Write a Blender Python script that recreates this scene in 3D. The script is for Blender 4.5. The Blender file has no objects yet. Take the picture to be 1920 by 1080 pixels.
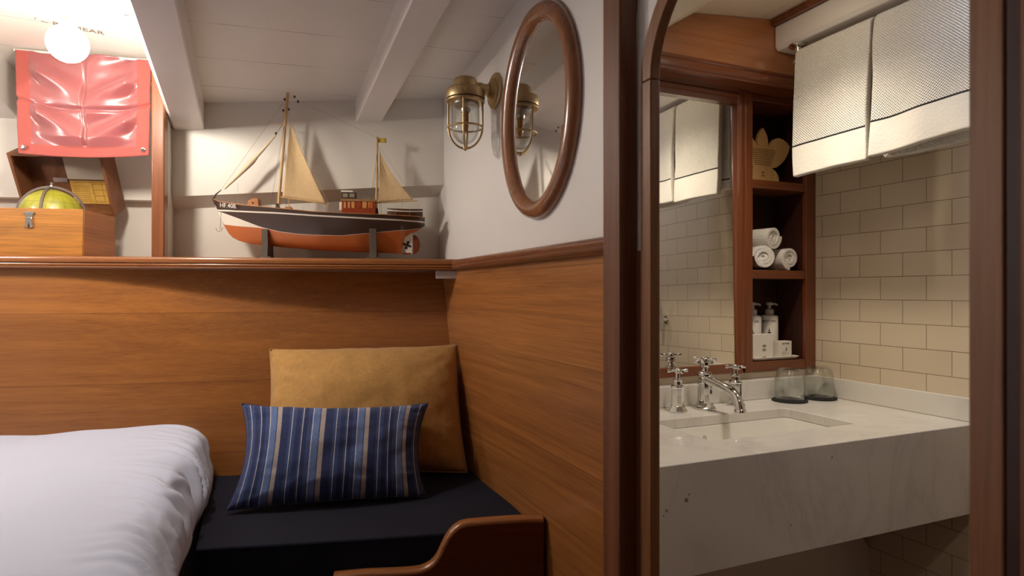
import bpy, bmesh, math, random
from mathutils import Vector, Matrix, noise
random.seed(7)
C = bpy.context.scene.collection
SC = bpy.context.scene
PI = math.pi
R = math.radians

# ------------------------------------------------------------------ camera
E = 1.25                      # eye height above the cabin sole; helper heights z are relative to it
F = 1152.0                    # focal length in pixels of the 1920 px frame
YAW = math.atan(488 / 1152)   # the camera looks this far to the right of +Y
cd = bpy.data.cameras.new('camera')
cd.sensor_width = 36.0
cd.lens = 36.0 * F / 1920
cd.shift_y = 6 / 1920
cd.clip_start = 0.05
cd.dof.use_dof = True
cd.dof.focus_distance = 2.05
cd.dof.aperture_fstop = 4.5
cam = bpy.data.objects.new('camera', cd)
C.objects.link(cam)
cam.location = (0, 0, E)
cam.rotation_euler = (PI / 2, 0, -YAW)
SC.camera = cam

# ------------------------------------------------------------------ world and exposure
w = bpy.data.worlds.new('world')
SC.world = w
w.use_nodes = True
w.node_tree.nodes['Background'].inputs[0].default_value = (1.0, 0.93, 0.85, 1)
w.node_tree.nodes['Background'].inputs[1].default_value = 0.08
SC.view_settings.view_transform = 'Standard'
SC.view_settings.look = 'None'
SC.view_settings.exposure = 0.22
SC.view_settings.gamma = 1.0
SC.view_settings.use_curve_mapping = False
LAMP_WALL = 180.0      # strengths of the lamps (used by the lamp builders below)
LAMP_CABIN_ADDED = 60.0
LAMP_BATH = 40.0
LAMP_BATH_ADDED = 74.0
SPOT_BASIN = 34.0     # watts of the spot in the downlight over the basin
LAMP_SKY = 85.0

# ------------------------------------------------------------------ frames
COS, SIN = math.cos(YAW), math.sin(YAW)
e_ = Vector((0.9706, -0.2416, 0))     # along the hull side
n_ = Vector((0.2416, 0.9706, 0))      # outboard
XB = 0.7183                           # cabin face of the bulkhead
XT = 2.0                              # tiled wall
YM = 1.735                            # bathroom back wall

def Wd(x, y, z):
    return Vector((x, y, z + E))
def H(s, n, z):
    return Vector((s * e_.x + n * n_.x, s * e_.y + n * n_.y, z + E))
def ray(x, y):
    u, v = (x - 960) / F, (546 - y) / F
    return Vector((COS * u + SIN, -SIN * u + COS, v))
def onX(x, y, X):
    d = ray(x, y); d *= X / d.x; return Wd(*d)
def onY(x, y, Y):
    d = ray(x, y); d *= Y / d.y; return Wd(*d)
def onN(x, y, n):
    d = ray(x, y); d *= n / (d.dot(n_)); return Wd(*d)
def onZ(x, y, z):
    d = ray(x, y); d *= z / d.z; return Wd(*d)
def sz(x, y, n):
    p = onN(x, y, n); return p.dot(e_), p.z - E
def srgb(r, g, b):
    f = lambda c: (c / 12.92 if c <= .04045 else ((c + .055) / 1.055) ** 2.4)
    return (f(r / 255), f(g / 255), f(b / 255), 1)

# ------------------------------------------------------------------ object helpers
def tag(o, label=None, cat=None, group=None, kind=None):
    if label: o['label'] = label
    if cat: o['category'] = cat
    if group: o['group'] = group
    if kind: o['kind'] = kind
    return o
def empty(name, loc, label, cat, group=None):
    o = bpy.data.objects.new(name, None)
    C.objects.link(o); o.location = loc; o.empty_display_size = .05
    return tag(o, label, cat, group)
def wloc(o):
    p = Vector(o.location)
    while o.parent:
        o = o.parent; p += Vector(o.location)
    return p
def obj(name, bm, mats, parent=None, smooth=40, bevel=0, seg=2, label=None, origin=None):
    bmesh.ops.recalc_face_normals(bm, faces=bm.faces)
    me = bpy.data.meshes.new(name)
    if parent:
        base = wloc(parent)
        lo = Vector((0, 0, 0))
    else:
        xs = [v.co for v in bm.verts]
        base = origin or Vector(((min(v.x for v in xs) + max(v.x for v in xs)) / 2,
                       (min(v.y for v in xs) + max(v.y for v in xs)) / 2, min(v.z for v in xs)))
        lo = base
    bmesh.ops.translate(bm, verts=bm.verts, vec=-base)
    bm.to_mesh(me); bm.free()
    o = bpy.data.objects.new(name, me); C.objects.link(o)
    if parent: o.parent = parent
    o.location = lo
    for m in (mats if isinstance(mats, (list, tuple)) else [mats]):
        me.materials.append(m)
    if smooth:
        me.polygons.foreach_set('use_smooth', [True] * len(me.polygons))
        me.set_sharp_from_angle(angle=R(smooth))
    if bevel:
        b = o.modifiers.new('bevel', 'BEVEL'); b.width = bevel; b.segments = seg
        b.limit_method = 'ANGLE'; b.angle_limit = R(35)
    if label: o['label'] = label
    return o
def struct(name, bm, mats, **k):
    return tag(obj(name, bm, mats, **k), kind='structure')
def copy_tree(o, parent=None):
    c = o.copy(); C.objects.link(c)
    if parent: c.parent = parent
    for ch in list(o.children):
        copy_tree(ch, c)
    return c
def BM(): return bmesh.new()

# ------------------------------------------------------------------ shape helpers (all in world coordinates)
def hexa(bm, p, mi=0):
    v = [bm.verts.new(q) for q in p]   # bottom 4 then top 4
    fs = [(3, 2, 1, 0), (4, 5, 6, 7), (0, 1, 5, 4), (1, 2, 6, 5), (2, 3, 7, 6), (3, 0, 4, 7)]
    for f in fs: bm.faces.new([v[i] for i in f]).material_index = mi
    return bm
def box(bm, x0, x1, y0, y1, z0, z1, fn=Wd, mi=0):
    return hexa(bm, [fn(x0, y0, z0), fn(x1, y0, z0), fn(x1, y1, z0), fn(x0, y1, z0),
                     fn(x0, y0, z1), fn(x1, y0, z1), fn(x1, y1, z1), fn(x0, y1, z1)], mi)
def prism(bm, a, b, mi=0):
    va = [bm.verts.new(p) for p in a]; vb = [bm.verts.new(p) for p in b]
    n = len(a)
    bm.faces.new(va).material_index = mi; bm.faces.new(vb[::-1]).material_index = mi
    for i in range(n):
        j = (i + 1) % n
        bm.faces.new([va[i], vb[i], vb[j], va[j]]).material_index = mi
    return bm
def frames(pts, closed=False):
    out = []; n = len(pts); up = None
    for i in range(n):
        a = pts[(i - 1) % n] if (closed or i > 0) else pts[i]
        b = pts[(i + 1) % n] if (closed or i < n - 1) else pts[i]
        t = (b - a).normalized()
        if up is None:
            up = Vector((0, 0, 1)) if abs(t.z) < .9 else Vector((0, 1, 0))
        s = t.cross(up)
        if s.length < 1e-6: s = t.orthogonal()
        s.normalize(); up = s.cross(t).normalized()
        out.append((s, up))
    return out
def tube(bm, pts, r, seg=8, closed=False, mi=0, caps=True, sx=1.0):
    pts = [Vector(p) for p in pts]
    fr = frames(pts, closed); rings = []
    for i, (p, (s, u)) in enumerate(zip(pts, fr)):
        rr = r[i] if isinstance(r, (list, tuple)) else r
        rings.append([bm.verts.new(p + s * (math.cos(2 * PI * k / seg) * rr * sx) + u * (math.sin(2 * PI * k / seg) * rr)) for k in range(seg)])
    m = len(rings)
    for i in range(m if closed else m - 1):
        a, b = rings[i], rings[(i + 1) % m]
        for k in range(seg):
            bm.faces.new([a[k], a[(k + 1) % seg], b[(k + 1) % seg], b[k]]).material_index = mi
    if not closed and caps:
        bm.faces.new(rings[0][::-1]).material_index = mi; bm.faces.new(rings[-1]).material_index = mi
    return bm
def lathe(bm, c, prof, seg=32, axis=Vector((0, 0, 1)), mi=0, cap=True):
    axis = axis.normalized(); a = axis.orthogonal().normalized(); b = axis.cross(a)
    rings = []
    for r, h in prof:
        if r < 1e-6:
            rings.append([bm.verts.new(c + axis * h)])
        else:
            rings.append([bm.verts.new(c + axis * h + a * (r * math.cos(2 * PI * k / seg)) + b * (r * math.sin(2 * PI * k / seg))) for k in range(seg)])
    for A, B in zip(rings, rings[1:]):
        for k in range(seg):
            k2 = (k + 1) % seg
            if len(A) == 1 and len(B) == 1: continue
            if len(A) == 1: f = [A[0], B[k2], B[k]]
            elif len(B) == 1: f = [A[k], A[k2], B[0]]
            else: f = [A[k], A[k2], B[k2], B[k]]
            bm.faces.new(f).material_index = mi
    if cap:
        if len(rings[0]) > 1: bm.faces.new(rings[0][::-1]).material_index = mi
        if len(rings[-1]) > 1: bm.faces.new(rings[-1]).material_index = mi
    return bm
def grid(bm, f, nu, nv, closed_u=False, mi=0):
    uv = bm.loops.layers.uv.verify()
    vs = [[bm.verts.new(f(i / nu, j / nv)) for j in range(nv + 1)] for i in range(nu if closed_u else nu + 1)]
    for i in range(nu):
        i2 = (i + 1) % len(vs)
        for j in range(nv):
            fc = bm.faces.new([vs[i][j], vs[i2][j], vs[i2][j + 1], vs[i][j + 1]])
            fc.material_index = mi
            for lp, q in zip(fc.loops, ((i, j), (i + 1, j), (i + 1, j + 1), (i, j + 1))):
                lp[uv].uv = (q[0] / nu, q[1] / nv)
    return vs
def interp(pts, t):
    """Catmull-Rom through pts (tuples), t in 0..1"""
    n = len(pts) - 1; x = max(0, min(n - 1e-9, t * n)); i = int(x); f = x - i
    p0, p1, p2, p3 = pts[max(i - 1, 0)], pts[i], pts[i + 1], pts[min(i + 2, n)]
    return tuple(.5 * (2 * b + (c - a) * f + (2 * a - 5 * b + 4 * c - d) * f * f + (3 * b - a - 3 * c + d) * f ** 3)
                 for a, b, c, d in zip(p0, p1, p2, p3))
def lin(pts, x):
    for (x0, y0), (x1, y1) in zip(pts, pts[1:]):
        if x <= x1: return y0 + (y1 - y0) * (x - x0) / (x1 - x0)
    return pts[-1][1]
def nz(x, y, z=0.0): return noise.noise(Vector((x, y, z)))
def sstep(a, b, x):
    t = max(0, min(1, (x - a) / (b - a))); return t * t * (3 - 2 * t)
def text_mesh(name, s, size, mat, parent, loc, right, up, depth=.0004, align='CENTER', shear=0):
    cu = bpy.data.curves.new(name, 'FONT'); cu.body = s; cu.size = size; cu.align_x = align; cu.align_y = 'CENTER'
    cu.extrude = depth; cu.shear = shear
    o = bpy.data.objects.new(name + '_source', cu); C.objects.link(o)
    bpy.context.view_layer.update()
    me = bpy.data.meshes.new_from_object(o.evaluated_get(bpy.context.evaluated_depsgraph_get()))
    bpy.data.objects.remove(o)
    right = right.normalized(); up = (up - right * up.dot(right)).normalized(); nn = right.cross(up)
    M = Matrix((right, up, nn)).transposed()
    base = wloc(parent) if parent else Vector(loc)
    for v in me.vertices: v.co = M @ v.co + (Vector(loc) - base)
    me.materials.clear(); me.materials.append(mat)
    r = bpy.data.objects.new(name, me); C.objects.link(r)
    if parent: r.parent = parent
    else: r.location = loc
    return r

# ------------------------------------------------------------------ materials
class NT:
    def __init__(self, name):
        self.m = bpy.data.materials.new(name); self.m.use_nodes = True
        self.t = self.m.node_tree; self.b = self.t.nodes['Principled BSDF']
    def n(self, typ, **kw):
        nd = self.t.nodes.new(typ)
        for k, v in kw.items():
            if k.startswith('i_'):
                key = k[2:]; key = int(key) if key.isdigit() else key
                nd.inputs[key].default_value = v
            else: setattr(nd, k, v)
        return nd
    def l(self, a, b): self.t.links.new(a, b)
    def set(self, **kw):
        for k, v in kw.items(): self.b.inputs[k.replace('_', ' ')].default_value = v
    def ramp(self, fac, stops, interp='LINEAR'):
        r = self.n('ShaderNodeValToRGB'); cr = r.color_ramp; cr.interpolation = interp
        while len(cr.elements) < len(stops): cr.elements.new(0.5)
        for el, (p, c) in zip(cr.elements, stops):
            el.position = p; el.color = c
        self.l(fac, r.inputs[0]); return r
    def math(self, op, a, b=None):
        nd = self.n('ShaderNodeMath', operation=op)
        for i, q in enumerate((a, b)):
            if q is None: continue
            if isinstance(q, (int, float)): nd.inputs[i].default_value = q
            else: self.l(q, nd.inputs[i])
        return nd.outputs[0]
    def mix(self, fac, a, b, mode='MIX'):
        nd = self.n('ShaderNodeMix', data_type='RGBA', blend_type=mode)
        for i, q in ((0, fac), (6, a), (7, b)):
            if isinstance(q, (int, float)): nd.inputs[i].default_value = q
            elif isinstance(q, tuple): nd.inputs[i].default_value = q
            else: self.l(q, nd.inputs[i])
        return nd.outputs[2]
    def coords(self, kind='Object', rot=(0, 0, 0), scale=(1, 1, 1)):
        tc = self.n('ShaderNodeTexCoord'); m1 = self.n('ShaderNodeMapping'); m1.inputs['Rotation'].default_value = rot
        m2 = self.n('ShaderNodeMapping'); m2.inputs['Scale'].default_value = scale
        self.l(tc.outputs[kind], m1.inputs[0]); self.l(m1.outputs[0], m2.inputs[0]); return m2.outputs[0]
    def bump(self, h, strength=.2, dist=.002, normal=None):
        b = self.n('ShaderNodeBump'); b.inputs['Strength'].default_value = strength; b.inputs['Distance'].default_value = dist
        self.l(h, b.inputs['Height'])
        if normal is not None: self.l(normal, b.inputs['Normal'])
        self.l(b.outputs[0], self.b.inputs['Normal']); return b.outputs[0]

def plain(name, col, rough=.5, metal=0, **kw):
    m = NT(name); m.set(Base_Color=col, Roughness=rough, Metallic=metal)
    tex = m.n('ShaderNodeTexNoise'); tex.inputs['Scale'].default_value = 60; m.l(m.coords(), tex.inputs['Vector'])
    m.bump(tex.outputs[0], .04, .001)
    for k, v in kw.items(): m.b.inputs[k.replace('_', ' ')].default_value = v
    return m.m
def wood(name, dark, light, axis=0, rot=0, rough=.33, coat=.35, fig=1.0, seam=None, seam_axis=2, streak=1.0, rot3=None, mid=None):
    """procedural timber: grain stretched along axis after turning by rot about z"""
    m = NT(name)
    sc = [22.0, 22.0, 22.0]; sc[axis] = .5
    fc = [260.0, 260.0, 260.0]; fc[axis] = 7.0
    rt = rot3 or (0, 0, rot)
    a = m.n('ShaderNodeTexNoise', i_Scale=1.0, i_Detail=5.0, i_Roughness=.6, i_Distortion=1.2 * fig); m.l(m.coords(rot=rt, scale=sc), a.inputs['Vector'])
    b = m.n('ShaderNodeTexNoise', i_Scale=1.0, i_Detail=3.0, i_Roughness=.6); m.l(m.coords(rot=rt, scale=fc), b.inputs['Vector'])
    f = m.math('ADD', m.math('MULTIPLY', a.outputs[0], .58), m.math('MULTIPLY', b.outputs[0], .42 * streak))
    md = mid or tuple((p + q) / 2 for p, q in zip(dark, light))
    col = m.ramp(f, [(.28, dark), (.5, md), (.72, light)]).outputs[0]
    rf = m.ramp(a.outputs[0], [(.3, (rough + .08,) * 3 + (1,)), (.7, (rough - .05,) * 3 + (1,))])
    m.l(rf.outputs[0], m.b.inputs['Roughness'])
    h = f
    if seam:
        z0, step = seam
        tc = m.n('ShaderNodeTexCoord'); sp = m.n('ShaderNodeSeparateXYZ'); m.l(tc.outputs['Object'], sp.inputs[0])
        q = m.math('DIVIDE', m.math('SUBTRACT', sp.outputs[seam_axis], z0), step)
        fr = m.math('FRACT', q); fl = m.math('FLOOR', q)
        d = m.math('ABSOLUTE', m.math('SUBTRACT', fr, .5))
        line = m.math('GREATER_THAN', d, .5 - .0016 / step)
        wn = m.n('ShaderNodeTexWhiteNoise', noise_dimensions='1D'); m.l(fl, wn.inputs['W'])
        tone = m.math('ADD', m.math('MULTIPLY', wn.outputs[0], .3), .85)
        hs = m.n('ShaderNodeHueSaturation'); m.l(col, hs.inputs['Color']); m.l(tone, hs.inputs['Value'])
        col = m.mix(m.math('MULTIPLY', line, .38), hs.outputs[0], tuple(c * .25 for c in dark[:3]) + (1,))
        h = m.math('SUBTRACT', f, line)
    m.l(col, m.b.inputs['Base Color'])
    m.set(Coat_Weight=coat, Coat_Roughness=.18)
    m.bump(h, .12, .002)
    return m.m

ROT = math.atan2(.2416, .9706)
OAK_D, OAK_L = srgb(112, 58, 22), srgb(178, 104, 48)
M = {}
M['panel'] = wood('teak_panel', srgb(128, 74, 31), srgb(184, 120, 60), 0, ROT, seam=(-.078, .245), fig=.6)
M['bulk_wood'] = wood('teak_bulkhead', srgb(124, 72, 32), srgb(194, 129, 70), 1, 0, seam=(-.18, .242), fig=1.6, rough=.36)
M['rail_h'] = wood('teak_rail_hull', srgb(122, 70, 36), srgb(176, 114, 64), 0, ROT, rough=.25, coat=.6)
M['rail_b'] = wood('teak_rail_bulkhead', srgb(96, 54, 32), srgb(150, 94, 62), 1, 0, rough=.3, coat=.5)
M['post'] = wood('mahogany_post', srgb(88, 50, 30), srgb(138, 88, 58), 2, 0, rough=.45, coat=.12)
M['arch'] = wood('mahogany_arch', srgb(106, 66, 38), srgb(158, 108, 68), 2, 0, rough=.4, coat=.2)
M['niche_post'] = wood('pale_mahogany_post', srgb(98, 52, 28), srgb(156, 96, 58), 2, 0, rough=.3, coat=.4)
M['bath_x'] = wood('mahogany_cabinet_across', srgb(80, 38, 17), srgb(138, 74, 38), 0, 0, rough=.3, coat=.5)
M['bath_z'] = wood('mahogany_cabinet_upright', srgb(80, 38, 17), srgb(138, 74, 38), 2, 0, rough=.3, coat=.5)
M['header'] = wood('mahogany_veneer', srgb(150, 92, 52), srgb(196, 132, 84), 0, 0, rough=.3, coat=.5, fig=.6)
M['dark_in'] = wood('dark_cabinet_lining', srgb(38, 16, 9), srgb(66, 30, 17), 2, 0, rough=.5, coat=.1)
M['ring'] = wood('mahogany_mirror_ring', srgb(112, 68, 42), srgb(170, 114, 78), 2, 0, rough=.22, coat=.7)
M['box_wood'] = wood('worn_pine_box', srgb(98, 56, 20), srgb(186, 124, 50), 0, ROT, rough=.45, coat=.1, fig=1.4, streak=1.5)
M['box_side'] = wood('worn_pine_box_end', srgb(112, 62, 28), srgb(168, 104, 50), 1, ROT, rough=.5, coat=.05, fig=1.4)
M['lid_wood'] = wood('dark_box_lid', srgb(88, 50, 28), srgb(138, 88, 54), 2, 0, rough=.55, coat=.05)
M['board'] = wood('mahogany_leeboard', srgb(74, 32, 14), srgb(120, 58, 27), 0, ROT, rough=.3, coat=.5)
M['board_edge'] = wood('teak_leeboard_edge', srgb(128, 78, 42), srgb(180, 118, 70), 0, ROT, rough=.3, coat=.5)
M['floor'] = wood('teak_sole', srgb(84, 48, 26), srgb(130, 80, 46), 1, 0, rough=.4, coat=.2)
M['bench'] = M['panel']

def paint(name, col, seams=None, axis=1, rough=.42, var=.03):
    m = NT(name); m.set(Roughness=rough)
    n1 = m.n('ShaderNodeTexNoise', i_Scale=3.0, i_Detail=4.0); m.l(m.coords(), n1.inputs['Vector'])
    n2 = m.n('ShaderNodeTexNoise', i_Scale=45.0, i_Detail=3.0); m.l(m.coords(), n2.inputs['Vector'])
    c1 = tuple(c * (1 - var) for c in col[:3]) + (1,); c2 = tuple(min(1, c * (1 + var)) for c in col[:3]) + (1,)
    colr = m.ramp(n1.outputs[0], [(.35, c1), (.65, c2)]).outputs[0]
    h = m.math('ADD', m.math('MULTIPLY', n1.outputs[0], .6), m.math('MULTIPLY', n2.outputs[0], .12))
    if seams:
        z0, step = seams
        tc = m.n('ShaderNodeTexCoord'); sp = m.n('ShaderNodeSeparateXYZ'); m.l(tc.outputs['Object'], sp.inputs[0])
        q = m.math('FRACT', m.math('ADD', m.math('DIVIDE', m.math('SUBTRACT', sp.outputs[axis], z0), step), .5))
        d = m.math('ABSOLUTE', m.math('SUBTRACT', q, .5))
        ln = m.math('LESS_THAN', d, .0013 / step)
        wob = m.n('ShaderNodeTexNoise', i_Scale=5.0, i_Detail=2.0); m.l(m.coords(), wob.inputs['Vector'])
        k = m.math('MULTIPLY', ln, m.ramp(wob.outputs[0], [(.36, (.12,) * 3 + (1,)), (.58, (.8,) * 3 + (1,))]).outputs[0])
        colr = m.mix(k, colr, tuple(c * .3 for c in col[:3]) + (1,))
        h = m.math('SUBTRACT', h, k)
    m.l(colr, m.b.inputs['Base Color'])
    m.bump(h, .12, .004)
    return m.m
M['white'] = paint('white_gloss_paint', srgb(236, 231, 224))
M['white_hull'] = paint('white_hull_paint', srgb(233, 227, 217), var=.03)
M['ceiling'] = paint('white_plank_paint', srgb(237, 231, 222), seams=(1.752, .2345), rough=.38)
M['beam'] = paint('white_beam_paint', srgb(237, 231, 225), rough=.4)
M['cream'] = paint('cream_ceiling_paint', srgb(228, 216, 196), seams=(1.30, .35), axis=0)
M['grey_white'] = paint('bulkhead_white_paint', srgb(232, 228, 224), rough=.45, var=.015)

def tile_mat():
    m = NT('cream_metro_tile')
    tc = m.n('ShaderNodeTexCoord'); sp = m.n('ShaderNodeSeparateXYZ'); m.l(tc.outputs['Object'], sp.inputs[0])
    cb = m.n('ShaderNodeCombineXYZ'); m.l(sp.outputs[1], cb.inputs[0]); m.l(sp.outputs[2], cb.inputs[1])
    br = m.n('ShaderNodeTexBrick', offset=.5, offset_frequency=2, squash=1.0)
    br.inputs['Scale'].default_value = 1.0; br.inputs['Brick Width'].default_value = .157; br.inputs['Row Height'].default_value = .0789
    br.inputs['Mortar Size'].default_value = .0011; br.inputs['Mortar Smooth'].default_value = .3
    br.inputs['Color1'].default_value = srgb(220, 203, 178); br.inputs['Color2'].default_value = srgb(214, 197, 171); br.inputs['Mortar'].default_value = srgb(120, 102, 80)
    mp = m.n('ShaderNodeMapping'); mp.inputs['Location'].default_value = (-1.458, -.0495, 0); m.l(cb.outputs[0], mp.inputs[0]); m.l(mp.outputs[0], br.inputs['Vector'])
    m.l(br.outputs['Color'], m.b.inputs['Base Color'])
    rr = m.ramp(br.outputs['Fac'], [(0, (.16,) * 3 + (1,)), (1, (.7,) * 3 + (1,))]); m.l(rr.outputs[0], m.b.inputs['Roughness'])
    n = m.n('ShaderNodeTexNoise', i_Scale=14.0, i_Detail=2.0); m.l(m.coords(), n.inputs['Vector'])
    h = m.math('SUBTRACT', m.math('MULTIPLY', n.outputs[0], .35), br.outputs['Fac'])
    m.bump(h, .25, .0025)
    return m.m
M['tile'] = tile_mat()
def marble():
    m = NT('white_carrara_marble')
    a = m.n('ShaderNodeTexNoise', i_Scale=3.2, i_Detail=7.0, i_Roughness=.62, i_Distortion=1.3); m.l(m.coords(scale=(1, 1.4, .5), rot=(.1, .1, .5)), a.inputs['Vector'])
    b = m.n('ShaderNodeTexNoise', i_Scale=1.5, i_Detail=4.0, i_Distortion=.6); m.l(m.coords(rot=(.7, .1, .9)), b.inputs['Vector'])
    v = m.math('ABSOLUTE', m.math('SUBTRACT', a.outputs[0], .5))
    base = m.ramp(b.outputs[0], [(.35, srgb(212, 207, 199)), (.6, srgb(226, 221, 212))]).outputs[0]
    vein = m.ramp(v, [(0, (.24,) * 3 + (1,)), (.03, (.07,) * 3 + (1,)), (.09, (0, 0, 0, 1))]).outputs[0]
    c = m.mix(m.math('MULTIPLY', vein, m.ramp(b.outputs[0], [(.45, (.8,) * 3 + (1,)), (.6, (.05,) * 3 + (1,))]).outputs[0]), base, srgb(150, 142, 132))
    sp = m.n('ShaderNodeTexVoronoi', i_Scale=5.0); m.l(m.coords(scale=(1, 1, 1.3)), sp.inputs['Vector'])
    nn = m.n('ShaderNodeTexNoise', i_Scale=30.0, i_Detail=3.0); m.l(m.coords(), nn.inputs['Vector'])
    spot = m.ramp(m.math('ADD', sp.outputs['Distance'], m.math('MULTIPLY', nn.outputs[0], .12)), [(.07, (.55,) * 3 + (1,)), (.11, (0, 0, 0, 1))]).outputs[0]
    c = m.mix(spot, c, srgb(112, 98, 84))
    # a few dark mineral flecks near the left end of the apron
    tc = m.n('ShaderNodeTexCoord')
    for x, y, r in ((1287, 938, .0055), (1292, 927, .0028), (1250, 958, .0045), (1244, 967, .0025), (1483, 985, .003), (1560, 858, .0035)):
        p = onY(x, y, 1.138) - Wd(1.35, 1.14, -.657)
        d = m.n('ShaderNodeVectorMath', operation='DISTANCE'); m.l(tc.outputs['Object'], d.inputs[0]); d.inputs[1].default_value = p
        k = m.ramp(m.math('ADD', m.math('DIVIDE', d.outputs['Value'], r * 4), m.math('MULTIPLY', nn.outputs[0], .22)), [(.22, (.8,) * 3 + (1,)), (.42, (0, 0, 0, 1))]).outputs[0]
        c = m.mix(k, c, srgb(84, 74, 64))
    m.l(c, m.b.inputs['Base Color']); m.set(Roughness=.22, Coat_Weight=.15)
    return m.m
M['marble'] = marble()
M['porcelain'] = plain('white_porcelain', srgb(232, 228, 218), .12, Coat_Weight=.5)
M['ceramic'] = plain('white_glazed_dish', srgb(232, 226, 214), .2, Coat_Weight=.4)
M['mirror'] = plain('silvered_glass', (.86, .86, .84, 1), .015, 1)
M['mirror_old'] = plain('silvered_glass_oval', (.85, .85, .84, 1), .03, 1)
for k_ in ('mirror', 'mirror_old'):
    nt = M[k_].node_tree
    for lk in list(nt.links):
        if lk.to_socket.name == 'Normal' and lk.to_node.type == 'BSDF_PRINCIPLED': nt.links.remove(lk)
M['chrome'] = plain('polished_chrome', (.78, .78, .77, 1), .07, 1)
M['steel'] = plain('dull_steel', (.55, .53, .5, 1), .32, 1)
M['pewter'] = plain('grey_painted_ring', srgb(112, 100, 94), .45, .4)
def brass_mat():
    m = NT('brushed_brass'); m.set(Metallic=1.0, Base_Color=(.55, .37, .14, 1))
    n = m.n('ShaderNodeTexNoise', i_Scale=1.0, i_Detail=3.0); m.l(m.coords(scale=(40, 40, 500)), n.inputs['Vector'])
    n2 = m.n('ShaderNodeTexNoise', i_Scale=25.0, i_Detail=3.0); m.l(m.coords(), n2.inputs['Vector'])
    m.l(m.ramp(n2.outputs[0], [(.3, (.48, .36, .19, 1)), (.7, (.60, .46, .25, 1))]).outputs[0], m.b.inputs['Base Color'])
    m.l(m.ramp(n.outputs[0], [(.3, (.38,) * 3 + (1,)), (.7, (.5,) * 3 + (1,))]).outputs[0], m.b.inputs['Roughness'])
    m.bump(n.outputs[0], .08, .0005)
    return m.m
M['brass'] = brass_mat()
def glass(name, tint=(.97, .98, .97, 1)):
    m = NT(name); out = m.t.nodes['Material Output']
    lw = m.n('ShaderNodeLayerWeight', i_Blend=.28); tr = m.n('ShaderNodeBsdfTransparent'); tr.inputs[0].default_value = tint
    gl = m.n('ShaderNodeBsdfGlossy', i_Roughness=.02); mx = m.n('ShaderNodeMixShader')
    k = m.math('ADD', m.math('MULTIPLY', m.math('POWER', lw.outputs['Facing'], 1.6), .95), .05)
    m.l(k, mx.inputs[0]); m.l(tr.outputs[0], mx.inputs[1]); m.l(gl.outputs[0], mx.inputs[2]); m.l(mx.outputs[0], out.inputs[0])
    m.t.nodes.remove(m.b); return m.m
M['glass'] = glass('clear_glass')
def fabric(name, c1, c2, scale=2400, bump=.2, rough=.9, sheen=.2, var=None):
    m = NT(name); m.set(Roughness=rough, Sheen_Weight=sheen)
    wx = m.n('ShaderNodeTexWave', wave_type='BANDS', bands_direction='X', i_Scale=scale / 20, i_Distortion=1.5, i_Detail=2.0)
    wy = m.n('ShaderNodeTexWave', wave_type='BANDS', bands_direction='Z', i_Scale=scale / 20, i_Distortion=1.5, i_Detail=2.0)
    co = m.coords(); m.l(co, wx.inputs['Vector']); m.l(co, wy.inputs['Vector'])
    n = m.n('ShaderNodeTexNoise', i_Scale=70.0, i_Detail=4.0); m.l(co, n.inputs['Vector'])
    wv = m.math('MULTIPLY', wx.outputs[1], wy.outputs[1])
    f = m.math('ADD', m.math('MULTIPLY', wv, .4), m.math('MULTIPLY', n.outputs[0], .6))
    m.l(m.ramp(f, [(.05, c1), (.85, c2)]).outputs[0], m.b.inputs['Base Color'])
    m.bump(f, bump, .0012)
    return m.m
M['mustard'] = fabric('mustard_linen', srgb(168, 122, 62), srgb(212, 166, 98))
M['navy'] = fabric('navy_canvas', srgb(5, 8, 24), srgb(9, 14, 42), rough=1.0, sheen=0)
M['sail'] = fabric('tan_sailcloth', srgb(206, 172, 124), srgb(230, 200, 154), scale=3000, bump=.1, sheen=0)
M['rope'] = plain('hemp_line', srgb(176, 156, 124), .9)
M['rope_dark'] = plain('tarred_line', srgb(70, 58, 48), .9)
def linen_mat():
    m = NT('white_bed_cotton'); m.set(Roughness=.75, Sheen_Weight=.25, Base_Color=srgb(210, 220, 246))
    n = m.n('ShaderNodeTexNoise', i_Scale=9.0, i_Detail=4.0, i_Distortion=.4); m.l(m.coords(), n.inputs['Vector'])
    m.bump(n.outputs[0], .22, .006)
    return m.m
M['linen'] = linen_mat()
def stripe_mat():
    m = NT('blue_striped_cotton'); m.set(Roughness=.9, Sheen_Weight=.15)
    tc = m.n('ShaderNodeTexCoord'); sp = m.n('ShaderNodeSeparateXYZ'); m.l(tc.outputs['UV'], sp.inputs[0])
    q = m.math('FRACT', m.math('ADD', m.math('MULTIPLY', sp.outputs[0], 4.35), .06))
    nv, n2, wh, lb, tp = srgb(44, 58, 108), srgb(64, 84, 138), srgb(226, 226, 228), srgb(112, 138, 196), srgb(196, 184, 178)
    st = [(0, nv), (.17, n2), (.232, wh), (.25, n2), (.33, nv), (.44, n2), (.482, wh), (.50, nv), (.60, n2), (.703, wh), (.72, lb), (.86, n2), (.885, tp), (.985, n2)]
    rp = m.ramp(q, st, 'CONSTANT')
    w1 = m.n('ShaderNodeTexNoise', i_Scale=1.0, i_Detail=2.0); m.l(m.coords('UV', scale=(260, 30, 1)), w1.inputs['Vector'])
    w2 = m.n('ShaderNodeTexNoise', i_Scale=1.0, i_Detail=2.0); m.l(m.coords('UV', scale=(40, 190, 1)), w2.inputs['Vector'])
    f = m.math('ADD', m.math('MULTIPLY', w1.outputs[0], .5), m.math('MULTIPLY', w2.outputs[0], .5))
    c = m.mix(.55, rp.outputs[0], m.ramp(f, [(.35, (.35,) * 3 + (1,)), (.65, (1.0,) * 3 + (1,))]).outputs[0], 'MULTIPLY')
    m.l(c, m.b.inputs['Base Color']); m.bump(f, .35, .0012)
    return m.m
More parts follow.
